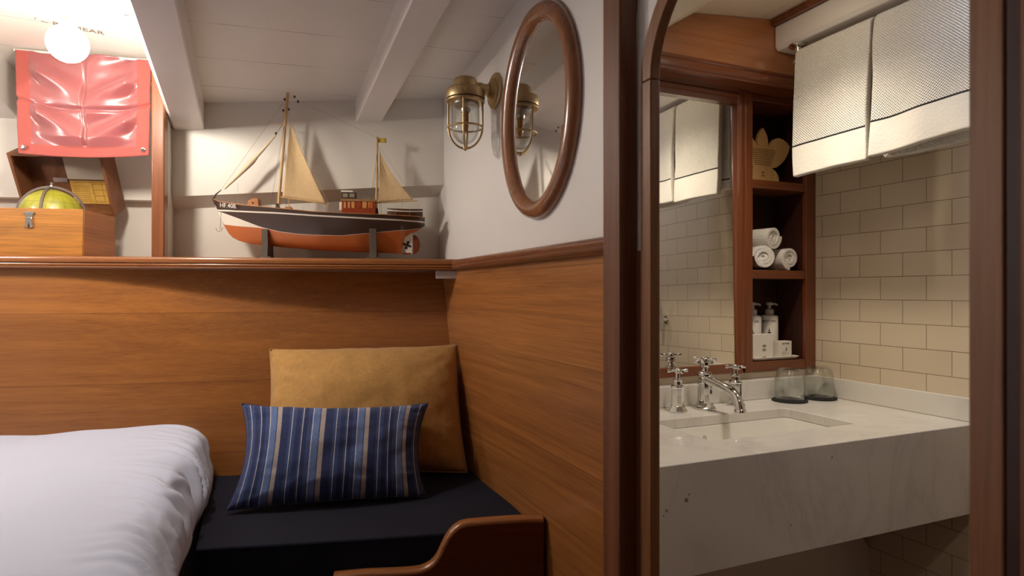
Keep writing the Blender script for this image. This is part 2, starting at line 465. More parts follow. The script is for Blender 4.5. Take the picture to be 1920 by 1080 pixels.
M['stripe'] = stripe_mat()
def towel_mat():
    """u runs across the towel, v is metres along it from the front hem"""
    m = NT('white_waffle_towel'); m.set(Roughness=.95, Sheen_Weight=.3)
    tc = m.n('ShaderNodeTexCoord'); sp = m.n('ShaderNodeSeparateXYZ'); m.l(tc.outputs['UV'], sp.inputs[0])
    v = sp.outputs[1]
    line = m.math('LESS_THAN', m.math('ABSOLUTE', m.math('SUBTRACT', v, .102)), .0029)
    line2 = m.math('LESS_THAN', m.math('ABSOLUTE', m.math('SUBTRACT', v, .83)), .0029)
    waf = m.math('GREATER_THAN', v, .104)
    n = m.n('ShaderNodeTexNoise', i_Scale=150.0, i_Detail=3.0); m.l(m.coords(), n.inputs['Vector'])
    c = m.mix(m.math('MAXIMUM', line, line2), srgb(242, 237, 226), srgb(16, 15, 18)); m.l(c, m.b.inputs['Base Color'])
    a = m.math('SINE', m.math('MULTIPLY', sp.outputs[0], 2 * PI / 0.0085)); b = m.math('SINE', m.math('MULTIPLY', v, 2 * PI / 0.0085))
    h = m.math('ADD', m.math('MULTIPLY', m.math('MULTIPLY', m.math('MULTIPLY', a, b), waf), .8), m.math('MULTIPLY', n.outputs[0], .5))
    m.bump(h, .7, .003)
    return m.m
M['towel'] = towel_mat()
def terry():
    m = NT('white_terry'); m.set(Roughness=.95, Sheen_Weight=.3, Base_Color=srgb(228, 222, 212))
    v = m.n('ShaderNodeTexVoronoi', i_Scale=260.0); m.l(m.coords(), v.inputs['Vector'])
    m.bump(v.outputs['Distance'], .6, .003); return m.m
M['terry'] = terry()
def red_mat():
    m = NT('red_satin_cloth')
    tc = m.n('ShaderNodeTexCoord'); sp = m.n('ShaderNodeSeparateXYZ'); m.l(tc.outputs['UV'], sp.inputs[0])
    u, v = sp.outputs[0], sp.outputs[1]
    edge = m.math('MAXIMUM', m.math('LESS_THAN', m.math('SUBTRACT', .5, m.math('ABSOLUTE', m.math('SUBTRACT', u, .5))), .10), m.math('LESS_THAN', v, .105))
    n = m.n('ShaderNodeTexNoise', i_Scale=220.0, i_Detail=2.0); m.l(m.coords(), n.inputs['Vector'])
    m.l(m.mix(edge, srgb(150, 78, 80), srgb(166, 78, 70)), m.b.inputs['Base Color'])
    m.l(m.ramp(edge, [(0, (.27,) * 3 + (1,)), (1, (.75,) * 3 + (1,))]).outputs[0], m.b.inputs['Roughness'])
    m.set(Sheen_Weight=.2); m.l(m.math('MULTIPLY', m.math('SUBTRACT', 1.0, edge), .8), m.b.inputs['Coat Weight']); m.b.inputs['Coat Roughness'].default_value = .38
    m.bump(n.outputs[0], .15, .001); return m.m
M['red'] = red_mat()
def emis(name, col, s):
    m = NT(name); m.set(Base_Color=col, Emission_Color=col, Emission_Strength=s, Roughness=.4); return m.m
M['ink'] = plain('black_print', srgb(44, 40, 38), .7)
M['ink_pale'] = plain('grey_print', srgb(120, 112, 104), .7)
M['gold_ink'] = plain('bronze_print', srgb(120, 92, 62), .6)
M['sticker'] = plain('white_letters', srgb(236, 230, 220), .5)
M['rubber'] = plain('black_felt', srgb(26, 23, 22), .8)
M['plastic'] = plain('white_plastic', srgb(214, 208, 204), .4)

# ================================================================== THE ROOM SHELL
O0 = Vector((0, 0, E))            # common texture origin for the built-in surfaces
def ceil_z(X, Y): return .7204 + .05 * (X + .175) - .087 * (Y - 2.628)
def hull_y(X, n): return (n - n_.x * X) / n_.y
def hull_s(X, n): return (X - n * n_.x) / e_.x          # s where the line n meets the plane X

# floor
bm = BM(); box(bm, -2.2, 2.1, -1.3, 2.9, -E - .04, -E); struct('floor', bm, M['floor'], origin=O0, smooth=0)
# bulkhead between cabin and bathroom, with its arched doorway
DY0, DY1, DZS, DRV = .4174, .990, .4125, .22   # opening along Y, springing height, rise of the arch
DYC, DRH = (DY0 + DY1) / 2, (DY1 - DY0) / 2
def arch_pts(off, n=36):
    pts = []
    for k in range(n + 1):
        a = PI * k / n
        pts.append((DYC + (DRH + off) * math.cos(a), DZS + (DRV + off) * math.sin(a)))
    return pts                    # from the far jamb over to the near jamb
out = [(2.72, -E), (2.72, 1.12), (-1.3, 1.12), (-1.3, -E), (DY0 - .012, -E)] + arch_pts(.012)[::-1] + [(DY1 + .012, -E)]
bm = BM(); prism(bm, [Wd(XB, y, z) for y, z in out], [Wd(XB + .014, y, z) for y, z in out])
struct('wall_right', bm, M['grey_white'], origin=O0, smooth=0)
# teak panelling on the lower half of the bulkhead
bm = BM(); box(bm, XB - .004, XB, 1.105, 2.66, -E, .085)
struct('trim_1', bm, M['bulk_wood'], origin=O0, smooth=0)
# moulded cap rail on the bulkhead
prof = [(0, .081), (.022, .081), (.029, .086), (.031, .093), (.027, .097), (.030, .102), (.029, .111), (.023, .117), (.012, .119), (0, .119)]
y1 = [hull_y(XB - d, 2.309) - .0005 for d, z in prof]
bm = BM(); prism(bm, [Wd(XB - d, 1.1155 + .012 * (d / .031) ** 4, z) for d, z in prof], [Wd(XB - d, y, z) for (d, z), y in zip(prof, y1)])
struct('trim_2', bm, M['rail_b'], origin=O0, smooth=60)
# cabin post beside the doorway
bm = BM(); box(bm, .675, XB, 1.0436, 1.1085, -E, .98); struct('trim_3', bm, M['post'], origin=O0, bevel=.004)
bm = BM(); box(bm, XB - .004, XB, 1.026, 1.0434, -E, .081); struct('trim_18', bm, M['post'], origin=O0)
# arched door casing: swept U along the opening
def casing_ring(off0, off1):
    a = [(DY1 + off0, -E)] + [(DYC + (DRH + off0) * math.cos(PI * k / 36), DZS + (DRV + off0) * math.sin(PI * k / 36)) for k in range(37)] + [(DY0 - off0, -E)]
    b = [(DY1 + off1, -E)] + [(DYC + (DRH + off1) * math.cos(PI * k / 36), DZS + (DRV + off1) * math.sin(PI * k / 36)) for k in range(37)] + [(DY0 - off1, -E)]
    return a, b
XC0, XC1 = XB - .008, XB + .0145
a, b = casing_ring(0, .034)
for nm, i0, i1, cut in (('trim_4', 1, 37, 0), ('trim_16', 0, 1, -.0012), ('trim_17', 37, 38, -.0012)):
    bm = BM()
    V = [[bm.verts.new(Wd(X, y, z + (cut if abs(z - DZS) < 1e-6 else 0))) for y, z in ln[i0:i1 + 1]] for X, ln in ((XC0, a), (XC0, b), (XC1, b), (XC1, a))]
    for i in range(i1 - i0):
        for q in range(4):
            A, B = V[q], V[(q + 1) % 4]
            bm.faces.new([A[i], A[i + 1], B[i + 1], B[i]])
    bm.faces.new([V[q][0] for q in range(4)]); bm.faces.new([V[q][-1] for q in range(4)])
    struct(nm, bm, M['arch'], origin=O0, smooth=30, bevel=.0022)
# near side of the doorway: dark strip coloured for the shaded gap, and a second post
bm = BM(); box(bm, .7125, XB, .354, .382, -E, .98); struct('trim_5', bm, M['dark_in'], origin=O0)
bm = BM(); box(bm, .675, XB, .285, .352, -E, .98); struct('trim_6', bm, M['post'], origin=O0, bevel=.004)
# joint line across the casing where the arch springs
# cabin ceiling (planked), its raised bay over the niche, beams
def slab(bm, x0, x1, y0, y1, f, t=.03, skew=False):
    yy = (lambda X, Y: hull_y(X, Y)) if skew else (lambda X, Y: Y)
    P = [(x0, y0), (x1, y0), (x1, yy(x1, y1)), (x0, yy(x0, y1))]
    hexa(bm, [Wd(x, y, f(x, y)) for x, y in P] + [Wd(x, y, f(x, y) + t) for x, y in P])
bm = BM(); slab(bm, -.26, XB, -1.3, 2.66, ceil_z, skew=True); struct('ceiling', bm, M['ceiling'], origin=O0, smooth=0)
def ceil_left(X, Y): return .872 - .087 * (n_.x * X + n_.y * Y - 2.36)
bm = BM(); slab(bm, -2.2, -.262, -1.3, 2.80, ceil_left, skew=True); struct('ceiling_niche', bm, M['ceiling'], origin=O0, smooth=0)
def beam(name, x0, x1, zb, top, nend, chamfer=0):
    bm = BM()
    sec = []
    if chamfer: sec += [(x0, chamfer), (x0 + chamfer, 0)]
    else: sec += [(x0, .004), (x0 + .004, 0)]
    sec += [(x1 - .004, 0), (x1, .004)]
    lo = [(x, d) for x, d in sec]
    A = [Wd(x, -1.3, zb(x, -1.3) + d) for x, d in lo] + [Wd(x1, -1.3, top(x1, -1.3)), Wd(x0, -1.3, top(x0, -1.3))]
    B = [Wd(x, hull_y(x, nend), zb(x, hull_y(x, nend)) + d) for x, d in lo] + [Wd(x, hull_y(x, nend), top(x, hull_y(x, nend))) for x in (x1, x0)]
    prism(bm, A, B); struct(name, bm, M['beam'], origin=O0, smooth=0)
beam('trim_7', -.278, -.168, lambda x, y: ceil_z(x, y) - .102, lambda x, y: ceil_left(x, y) + .01, 2.509, chamfer=.011)
beam('trim_8', .380, .481, lambda x, y: ceil_z(x, y) - .088, lambda x, y: ceil_z(x, y) + .005, 2.509)
beam('trim_9', -.97, -.835, lambda x, y: ceil_left(x, y) - .17, lambda x, y: ceil_left(x, y) + .005, 2.676)
# hull side above the shelf: upper wall overhanging a recessed lower wall
def soffit(s): return .367 + .0717 * (s - sz(380, 366, 2.508)[0])
def sP(n): return hull_s(-.2803, n)        # where the partition meets a line n
sR = hull_s(XB, 2.508) - .0005
sR2 = hull_s(XB, 2.575) - .0005
def bay(n, z_at, top):   # outline of a wall of the ship bay at distance n
    a, b = sP(n), hull_s(XB, n) - .0005
    return [H(a, n, z_at(a)), H(b, n, z_at(b)), H(b, n, top(b)), H(a, n, top(a))]
bm = BM(); prism(bm, bay(2.508, soffit, lambda q: .93), bay(2.586, lambda q: soffit(q) - .042, lambda q: .93))
struct('wall_back', bm, M['white_hull'], origin=O0, smooth=0)
bm = BM(); prism(bm, bay(2.578, lambda q: .119, lambda q: soffit(q) - .036), bay(2.63, lambda q: .119, lambda q: soffit(q) - .036))
struct('wall_back_recess', bm, M['white_hull'], origin=O0, smooth=0)
bm = BM(); box(bm, -2.4, sP(2.7) - .022, 2.675, 2.80, .367, 1.0, fn=H); struct('wall_back_niche', bm, M['white_hull'], origin=O0, smooth=0)
bm = BM(); box(bm, -2.4, sP(2.7) - .022, 2.735, 2.80, .02, .367, fn=H); struct('wall_back_niche_recess', bm, M['white_hull'], origin=O0, smooth=0)
# partition between ship bay and globe niche: wooden post with a white web behind it
s0, s1 = sz(283, 300, 2.335)[0], sz(308, 300, 2.335)[0]
bm = BM(); box(bm, s0, s1, 2.335, 2.372, .118, .80, fn=H); struct('trim_10', bm, M['niche_post'], origin=O0, bevel=.005)
bm = BM(); box(bm, -.300, -.2805, hull_y(-.29, 2.374), hull_y(-.29, 2.80), .119, .86); struct('wall_partition', bm, M['white_hull'], origin=O0, smooth=0)
# leaning teak panel behind the seat
def pan_n(z, s=.1):
    if z < -.6325: return 2.278 + .323 * (z + .6325)
    topn = 2.508 - .165 * sstep(.0, 1.35, .05 - s)
    return 2.278 + (topn - 2.278) * (z + .6325) / .7105
bm = BM(); NSg, NZg = 40, 12
zs_ = [-.95, -.6325] + [-.6325 + (.078 + .6325) * k / NZg for k in range(1, NZg + 1)]
rows_ = []
for z in zs_:
    row = []
    for k in range(NSg + 1):
        s = -2.3 + (hull_s(XB - .0045, pan_n(z)) + 2.3) * k / NSg
        if k == NSg: s = hull_s(XB - .0045, pan_n(z, s))
        row.append((bm.verts.new(H(s, pan_n(z, s), z)), bm.verts.new(H(hull_s(XB - .0045, pan_n(z) + .02) if k == NSg else s, pan_n(z, s) + .02, z))))
    rows_.append(row)
for A, B in zip(rows_, rows_[1:]):
    for k in range(NSg):
        bm.faces.new([A[k][0], A[k + 1][0], B[k + 1][0], B[k][0]]); bm.faces.new([A[k][1], B[k][1], B[k + 1][1], A[k + 1][1]])
for k in range(NSg):
    for A in (rows_[0], rows_[-1]): bm.faces.new([A[k][0], A[k][1], A[k + 1][1], A[k + 1][0]])
for A, B in zip(rows_, rows_[1:]):
    for k in (0, NSg): bm.faces.new([A[k][0], B[k][0], B[k][1], A[k][1]])
struct('trim_15', bm, M['panel'], origin=O0, smooth=30)

# far side walls of the cabin (behind and left of the viewer)
bm = BM(); box(bm, -2.24, -2.2, -1.3, 3.4, -E, 1.1); struct('wall_left', bm, M['white'], origin=O0, smooth=0)
bm = BM(); box(bm, -2.2, 2.1, -1.34, -1.3, -E, 1.1); struct('wall_front', bm, M['post'], origin=O0, smooth=0)

# shelf along the hull side
shelf = empty('shelf', H(-.4, 2.31, .078), 'long teak shelf with a moulded nosing carrying the model ship and globe box', 'shelf')
prof = [(2.318, .0785), (2.3135, .081), (2.3125, .085), (2.316, .088), (2.312, .0905), (2.312, .095), (2.3145, .0975), (2.309, .1005),
        (2.308, .108), (2.309, .115), (2.313, .1195), (2.320, .1205), (2.340, .1205), (2.340, .0785)]
bm = BM(); prism(bm, [H(-2.3, n, z) for n, z in prof], [H(hull_s(XB, n) - .0008, n, z) for n, z in prof])
obj('nosing', bm, M['rail_h'], shelf, smooth=50)
bm = BM(); prism(bm, [H(-2.3, n, z) for n, z in ((2.340, .100), (2.734, .100), (2.734, .1195), (2.340, .1195))],
                     [H(hull_s(XB, n) - .0008, n, z) for n, z in ((2.340, .100), (2.57, .100), (2.57, .1195), (2.340, .1195))])
obj('shelf_board', bm, M['rail_h'], shelf)
bm = BM(); prism(bm, [H(-2.3, n, z) for n, z in ((2.340, .0795), (2.56, .0795), (2.56, .0995), (2.340, .0995))],
                     [H(hull_s(XB - .0045, n) - .0008, n, z) for n, z in ((2.340, .0795), (2.56, .0795), (2.56, .0995), (2.340, .0995))])
obj('underside_board', bm, M['panel'], shelf)

# ------------------------------------------------------------------ bathroom shell
bm = BM(); box(bm, XT, XT + .04, -1.3, 1.95, -E, 1.1); struct('wall_bathroom_right', bm, M['tile'], origin=Vector((XT, 0, E)), smooth=0)
bm = BM(); box(bm, XB + .014, 1.60, YM + .005, YM + .03, -E, 1.0); box(bm, 1.60, XT, YM + .005, YM + .03, -E, -.300)
struct('wall_bathroom_back', bm, M['tile'], origin=O0, smooth=0)
cs = [(XB + .014, .70), (1.13, .786), (1.36, .929), (2.0, .998)]
bm = BM()
prism(bm, [Wd(x, -1.3, z) for x, z in cs] + [Wd(2.0, -1.3, 1.08), Wd(XB + .014, -1.3, 1.08)],
          [Wd(x, 1.95, z) for x, z in cs] + [Wd(2.0, 1.95, 1.08), Wd(XB + .014, 1.95, 1.08)])
struct('ceiling_bathroom', bm, M['cream'], origin=O0, smooth=0)
# boxed beam along the tiled wall with a wooden strip above it
bm = BM(); prism(bm, [Wd(x, -1.0, z) for x, z in ((1.724, .853), (1.714, .868), (1.714, .94), (1.9995, .94), (1.9995, .853))],
                     [Wd(x, 1.648, z) for x, z in ((1.724, .853), (1.714, .868), (1.714, .94), (1.9995, .94), (1.9995, .853))])
struct('trim_11', bm, M['beam'], origin=O0, smooth=0, bevel=.004)
bm = BM(); box(bm, 1.697, 1.735, -1.0, 1.649, .9405, .975); struct('trim_12', bm, M['bath_x'], origin=O0, bevel=.003)
# wooden header over the cabinet, with a moulded band
zc = lambda x: lin(cs, x)
hp = [(XB + .02, .745), (1.99, .745), (1.99, zc(1.99) - .001), (1.36, zc(1.36) - .001), (1.13, zc(1.13) - .001), (XB + .02, .70 - .0)]
hp = [(1.00, .745), (1.99, .745), (1.99, zc(1.99) - .001), (1.36, zc(1.36) - .001), (1.13, zc(1.13) - .001), (1.0, .752)]
bm = BM(); prism(bm, [Wd(x, 1.65, z) for x, z in hp], [Wd(x, YM + .004, z) for x, z in hp])
struct('trim_13', bm, M['header'], origin=O0, smooth=0)
pb = [(1.65, .776), (1.636, .774), (1.634, .766), (1.638, .762), (1.634, .756), (1.634, .735), (1.640, .730), (1.640, .724), (YM + .004, .724), (YM + .004, .776)]
bm = BM(); prism(bm, [Wd(XB + .016, y, z) for y, z in pb], [Wd(1.99, y, z) for y, z in pb]); struct('trim_14', bm, M['bath_x'], origin=O0, smooth=40)

# ================================================================== LAMPS
def dome_lamp(c, r, strength, label, mat, group=None, cord=None):
    """opal globe hanging under a brass ceiling rose; c is the globe centre"""
    t = empty('ceiling_lamp', c + Vector((0, 0, -r)), label, 'lamp', group)
    bm = BM(); lathe(bm, c, [(r * math.sin(PI * k / 20), -r * math.cos(PI * k / 20)) for k in range(19)] + [(r * .3, r * .96)], 32)
    obj('glass_globe', bm, mat, t, label='glowing opal glass globe')
    h = cord or .030
    bm = BM(); lathe(bm, c + Vector((0, 0, r * .9)), [(r * .36, 0), (r * .38, .006), (r * .62, .010), (r * .66, .018), (r * .66, .030)] if not cord else [(r * .40, 0), (r * .42, .012), (r * .2, .018), (r * .2, h - .02), (r * .8, h - .014), (r * .8, h)], 32)
    obj('ceiling_rose' if not cord else 'stem', bm, M['brass'] if not cord else M['white'], t)
    return t
ray_l = onN(127, 82, 1.86)
top_gap = ceil_left(ray_l.x, ray_l.y) + E - ray_l.z
M['lamp_niche'] = emis('lit_opal_niche', (1.0, .90, .78, 1), LAMP_WALL)
dome_lamp(ray_l, .05, LAMP_WALL, 'bright opal globe lamp hanging from the white ceiling in front of the red cloth', M['lamp_niche'], cord=top_gap - .05 * .9 - .001)
M['lamp_cabin_added'] = emis('lit_opal_cabin_added', (1.0, .92, .84, 1), LAMP_CABIN_ADDED)
def lamp_on_ceiling(x, y, r, f, label, mat, drop=.030):
    dome_lamp(Wd(x, y, f(x, y) - r * .9 - drop - .0005), r, 0, label, mat, cord=drop if drop > .05 else None)
lamp_on_ceiling(-1.25, 2.22, .07, ceil_left, 'added large opal globe lamp, out of view above the head of the bed, lighting the cabin', M['lamp_cabin_added'], .27)  # unseen lamp added to light the cabin and its ceiling from the left
# recessed downlight over the basin, an added one nearer the doorway, a round deck light (all above the frame)
M['lamp_bath'] = emis('lit_downlight', (1.0, .84, .64, 1), LAMP_BATH)
M['lamp_bath_added'] = emis('lit_downlight_added', (1.0, .87, .72, 1), LAMP_BATH_ADDED)
M['sky_glass'] = emis('daylit_deck_glass', (.62, .72, 1.0, 1), LAMP_SKY)
def downlight(x, y, r, name, label, cat, mat, rim):
    z = lin(cs, x); t = empty(name, Wd(x, y, z - .014), label, cat)
    sl = Vector((-(lin(cs, x + .02) - lin(cs, x - .02)) / .04, 0, 1)).normalized()
    bm = BM(); lathe(bm, Wd(x, y, z), [(r + .018, -.002), (r + .016, -.010), (r, -.012), (r, -.003)], 32, sl, cap=False); obj('rim', bm, rim, t)
    bm = BM(); lathe(bm, Wd(x, y, z), [(r, -.006), (0, -.0061)], 32, sl, cap=False); obj('lens', bm, mat, t)
downlight(1.36, 1.34, .050, 'downlight', 'recessed warm downlight in the bathroom ceiling over the basin', 'lamp', M['lamp_bath'], M['chrome'])
downlight(1.15, .15, .055, 'downlight', 'added warm downlight, out of view in the bathroom ceiling nearer the doorway', 'lamp', M['lamp_bath_added'], M['chrome'])  # unseen lamp added to brighten the towels and tiles
downlight(1.55, .74, .045, 'deck_light', 'round daylit deck light in the bathroom ceiling', 'skylight', M['sky_glass'], M['brass'])

sl_ = bpy.data.lights.new('basin_spot', 'SPOT'); sl_.energy = SPOT_BASIN; sl_.color = (1.0, .87, .70); sl_.spot_size = R(125); sl_.spot_blend = 1.0; sl_.shadow_soft_size = .065
so_ = bpy.data.objects.new('basin_spot', sl_); C.objects.link(so_); so_.location = Wd(1.36, 1.34, lin(cs, 1.36) - .02)

# ================================================================== SEAT AND BED
# seat cushion (navy)
def seat_left(n): return -.16
zt, zb2 = -.6325, -.755
nF, nBk = 1.614, pan_n(-.69) - .012
def seat_poly(n0, n1, inset=0):
    return [(-.128, hull_y(-.128, n0)), (XB - .006 - inset, hull_y(XB - .006, n0)), (XB - .006 - inset, hull_y(XB - .006, n1)), (-.128, hull_y(-.128, n1))]
bm = BM(); P = seat_poly(nF, nBk)
hexa(bm, [Wd(x, y, zb2) for x, y in P] + [Wd(x, y, zt) for x, y in P])
bmesh.ops.subdivide_edges(bm, edges=bm.edges[:], cuts=12, use_grid_fill=True)
for v in bm.verts:
    if v.co.z > E + zt - .001: v.co.z += .004 * nz(v.co.x * 6, v.co.y * 6) - .002
o = obj('seat_cushion', bm, M['navy'], bevel=.012, seg=3)
tag(o, 'flat navy blue seat cushion behind the curved wooden board', 'cushion')
# berth base below it
bt = empty('berth_base', Wd(.28, 1.9, -E), 'wooden berth base under the navy seat cushion', 'berth')
bm = BM(); P = [(x, y) for x, y in seat_poly(nF + .002, pan_n(-.80) - .012)]
hexa(bm, [Wd(x, y, -E + .002) for x, y in P[:2]] + [Wd(x, hull_y(x, pan_n(-.95) - .012), -E + .002) for x, y in P[2:]] + [Wd(x, y, zb2 - .002) for x, y in P])
obj('base', bm, M['board'], bt, smooth=0)
# leeboard: board with an S-shaped drop in its top edge
nA, nB2 = 1.572, 1.608
def lee(x, y): s, z = sz(x, y, 1.592); return (s, z)
cv = [lee(1010, 975), lee(985, 974.5), lee(940, 977), lee(895, 980.5), lee(872, 983), lee(857, 990), lee(845, 1003), lee(835, 1021), lee(826, 1040), lee(815, 1055), lee(800, 1065), lee(780, 1071), lee(740, 1074), lee(690, 1076)]
sRt = hull_s(.707, 1.592); cv[0] = (sRt, cv[0][1])
top = [interp(cv, k / 70) for k in range(71)]
zend = top[-1][1] - .002
poly = top + [(-.20, zend), (-.20, -E + .003), (sRt, -E + .003)]
def shrink(pl, d):
    out = []
    n = len(pl)
    for i in range(n):
        a, b, c = Vector(pl[i - 1]), Vector(pl[i]), Vector(pl[(i + 1) % n])
        t = ((b - a).normalized() + (c - b).normalized())
        t = t.normalized() if t.length > 1e-6 else Vector((1, 0))
        nn = Vector((t.y, -t.x))
        out.append((b.x + nn.x * d, b.y + nn.y * d))
    return out
lb = empty('leeboard', H(.3, 1.592, -E), 'curved mahogany leeboard with a rounded edge in front of the navy seat', 'board')
bm = BM(); prism(bm, [H(s, nA, z) for s, z in poly], [H(s, nB2, z) for s, z in poly])
o = obj('board', bm, M['board'], lb, smooth=50)
# rounded capping along the top edge
bm = BM()
edge = top + [(-.20, zend)]
rows = []
for k, (s, z) in enumerate(edge):
    a = Vector(edge[max(k - 1, 0)]); b = Vector(edge[min(k + 1, len(edge) - 1)]); t = (b - a).normalized(); nn = Vector((t.y, -t.x))
    row = []
    for q in range(11):
        an = PI * q / 10
        nn_n = 1.592 + .0192 * -math.cos(an); up = .0115 * math.sin(an) ** .7
        row.append(bm.verts.new(H(s + nn.x * up, nn_n, z + nn.y * up) if nn.y > 0 or True else None))
    row += [bm.verts.new(H(s - nn.x * .010, 1.592 + .0192, z - nn.y * .010)), bm.verts.new(H(s - nn.x * .010, 1.592 - .0192, z - nn.y * .010))]
    rows.append(row)
for A, B in zip(rows, rows[1:]):
    for q in range(len(A)):
        bm.faces.new([A[q], A[(q + 1) % len(A)], B[(q + 1) % len(A)], B[q]])
bm.faces.new(rows[0]); bm.faces.new(rows[-1])
obj('edge_capping', bm, M['board_edge'], lb, smooth=50, label='rounded paler capping')

# cushions
def pillow(name, TL, TR, BL, BR, th, mat, label, cat, back=.5, conc=.05, nu=64, nv=44, seed=0, power=.42, wr=.006, ear=0.0, parts=None):
    mid = (TL + TR + BL + BR) / 4
    nrm = (TR - TL).cross(TL - BL).normalized()
    t = empty(name, Vector((mid.x, mid.y, min(BL.z, BR.z))), label, cat)
    bm = BM()
    def surf(side):
        def f(a, b):
            u, v = a * 2 - 1, b * 2 - 1
            uu = u * (1 - conc * (1 - v * v) * abs(u) ** 1.5); vv = v * (1 - conc * (1.35 if v > 0 else .45) * (1 - u * u) * abs(v) ** 1.5)
            p = BL.lerp(BR, (uu + 1) / 2).lerp(TL.lerp(TR, (uu + 1) / 2), (vv + 1) / 2)
            prof = max(0, (1 - u * u) * (1 - v * v)) ** power
            rim = 1 - prof
            h = th * prof * (back if side < 0 else 1)
            h += wr * prof * (nz(u * 2.6 + seed, v * 2.2, seed) + .5 * nz(u * 6 + seed, v * 5, seed + 3))
            h += wr * 1.1 * rim * (1 if prof > 0 else 0) * nz(u * 9 + seed, v * 9, seed + 7)
            return p + nrm * h * side
        return f
    grid(bm, surf(1), nu, nv); grid(bm, surf(-1), nu, nv)
    bmesh.ops.remove_doubles(bm, verts=bm.verts, dist=.00005)
    obj('cover', bm, mat, t, smooth=180)
    # piped seam round the rim
    bm = BM(); pts = []
    for k in range(0, nu): pts.append((k / nu, 0))
    for k in range(0, nv): pts.append((1, k / nv))
    for k in range(0, nu): pts.append((1 - k / nu, 1))
    for k in range(0, nv): pts.append((0, 1 - k / nv))
    tube(bm, [surf(1)(a, b) for a, b in pts], .0022, 6, closed=True)
    obj('seam', bm, parts or mat, t)
    return t
pillow('cushion', onN(506, 655, 2.325), onN(858, 646, 2.335), onN(494, 884, 2.13), onN(876, 886, 2.115), .135, M['mustard'],
       'large plain mustard yellow cushion leaning in the corner of the seat', 'cushion', back=.45, conc=.04, seed=2, power=.5, wr=.008)
pillow('throw_pillow', onN(453, 757, 2.025), onN(803, 756, 2.085), onN(425, 957, 1.848), onN(799, 931, 1.905), .085, M['stripe'],
       'blue and white striped oblong pillow in front of the mustard cushion', 'pillow', back=.6, conc=.11, seed=5, power=.44, wr=.007)

# bed: base and mattress on the left, duvet over it
bd = empty('bed', Wd(-1.0, 1.3, -E), 'bed base with a white mattress under the duvet at the left', 'bed')
bm = BM(); P = [(-2.15, .3), (-.21, .3), (-.21, hull_y(-.21, pan_n(-.95) - .02)), (-2.15, hull_y(-2.15, pan_n(-.95) - .02))]
hexa(bm, [Wd(x, y, -E + .002) for x, y in P] + [Wd(x, y, -.76) for x, y in P]); obj('base', bm, M['board'], bd, smooth=0)
P = [(-2.15, .3), (-.215, .3), (-.215, hull_y(-.215, pan_n(-.76) - .03)), (-2.15, hull_y(-2.15, pan_n(-.76) - .03))]
bm = BM(); hexa(bm, [Wd(x, y, -.759) for x, y in P] + [Wd(x, y, -.545) for x, y in P]); obj('mattress', bm, M['linen'], bd, bevel=.03, seg=3)
sec = [(-2.1, -.50), (-1.7, -.49), (-1.3, -.478), (-.95, -.472), (-.65, -.468), (-.45, -.464), (-.33, -.462), (-.265, -.463), (-.212, -.468), (-.172, -.488), (-.147, -.532), (-.132, -.578), (-.134, -.620), (-.150, -.660), (-.166, -.71), (-.172, -.77), (-.165, -.84)]
L = [0]
for a, b in zip(sec, sec[1:]): L.append(L[-1] + math.dist(a, b))
def duvet(a, b):
    """a along the bed (towards the hull), b across it and down the side"""
    b2 = b * .62 / .55 if b < .55 else .62 + (b - .55) * .38 / .45      # finer rows near the edge
    x, z = interp(sec, b2)
    i = b2 * (len(sec) - 1)
    yb = hull_y(x, pan_n(z) - .012)
    y = .35 + (yb - .35) * (1 - (1 - a) ** 1.25)
    edge = math.exp(-((i - 9.4) / 1.9) ** 2)
    side = sstep(7.0, 10.5, i)
    d = (yb - y)
    # soft puffiness on top
    z += .016 * nz(x * 2.2, y * 2.0, 1.0) * (1 - side) + .006 * nz(x * 6, y * 5, 4.0)
    # gathered folds where the cover turns over the side
    ph = y * 62 + (i - 9) * 1.5 + 3.2 * nz(y * 4, i * .3, 9.0)
    fold = .75 - 1.25 * abs(math.sin(ph * .5)) ** .8 + .35 * math.sin(ph * 1.9 + 1.3 + 2 * nz(y * 7, i, 2.0))
    amp = edge * (.013 + .011 * nz(y * 5, 3.3))
    x += fold * amp * (.4 + side); z += fold * amp * (1.1 - side)
    x += .022 * side * nz(y * 3.2, i * .35, 6.0)
    x += .012 * side * math.sin((y - 1.9) * 4.5)
    # rounded end against the hull panel
    ed = sstep(0, .085, d)
    if i < 12: z -= .040 * (1 - ed) ** 2.4 * (1 - .45 * sstep(4, 8, i))
    x -= .014 * (1 - sstep(0, .12, d)) * side
    return Wd(x, y - .004, z)
bm = BM(); grid(bm, duvet, 340, 150)
o = obj('duvet', bm, M['linen'], smooth=180)
sd = o.modifiers.new('thickness', 'SOLIDIFY'); sd.thickness = .018; sd.offset = -1
tag(o, 'puffy white duvet spread over the bed at the left', 'duvet')

# ================================================================== ON THE BULKHEAD
# oval mirror in a turned wooden ring
mc = Wd(XB, 1.497, .4825); ma, mb = .205, .263
t = empty('oval_mirror', Wd(XB - .015, 1.497, .4825 - .28), 'oval wall mirror in a polished wooden ring on the white bulkhead', 'mirror')
rp = [(-.026, .0), (-.026, .011), (-.020, .021), (-.010, .028), (.002, .031), (.014, .027), (.022, .018), (.024, .006), (.024, .0)]
bm = BM(); ringv = []
for k in range(96):
    a = 2 * PI * k / 96; ca, sa = math.cos(a), math.sin(a)
    nrm = Vector((ca / ma, sa / mb)).normalized()
    ringv.append([bm.verts.new(mc + Vector((-h - .0005, ma * ca + nrm.x * d, mb * sa + nrm.y * d))) for d, h in rp])
for k in range(96):
    A, B = ringv[k], ringv[(k + 1) % 96]
    for q in range(len(rp)):
        bm.faces.new([A[q], A[(q + 1) % len(rp)], B[(q + 1) % len(rp)], B[q]])
obj('ring_frame', bm, M['ring'], t, smooth=50)
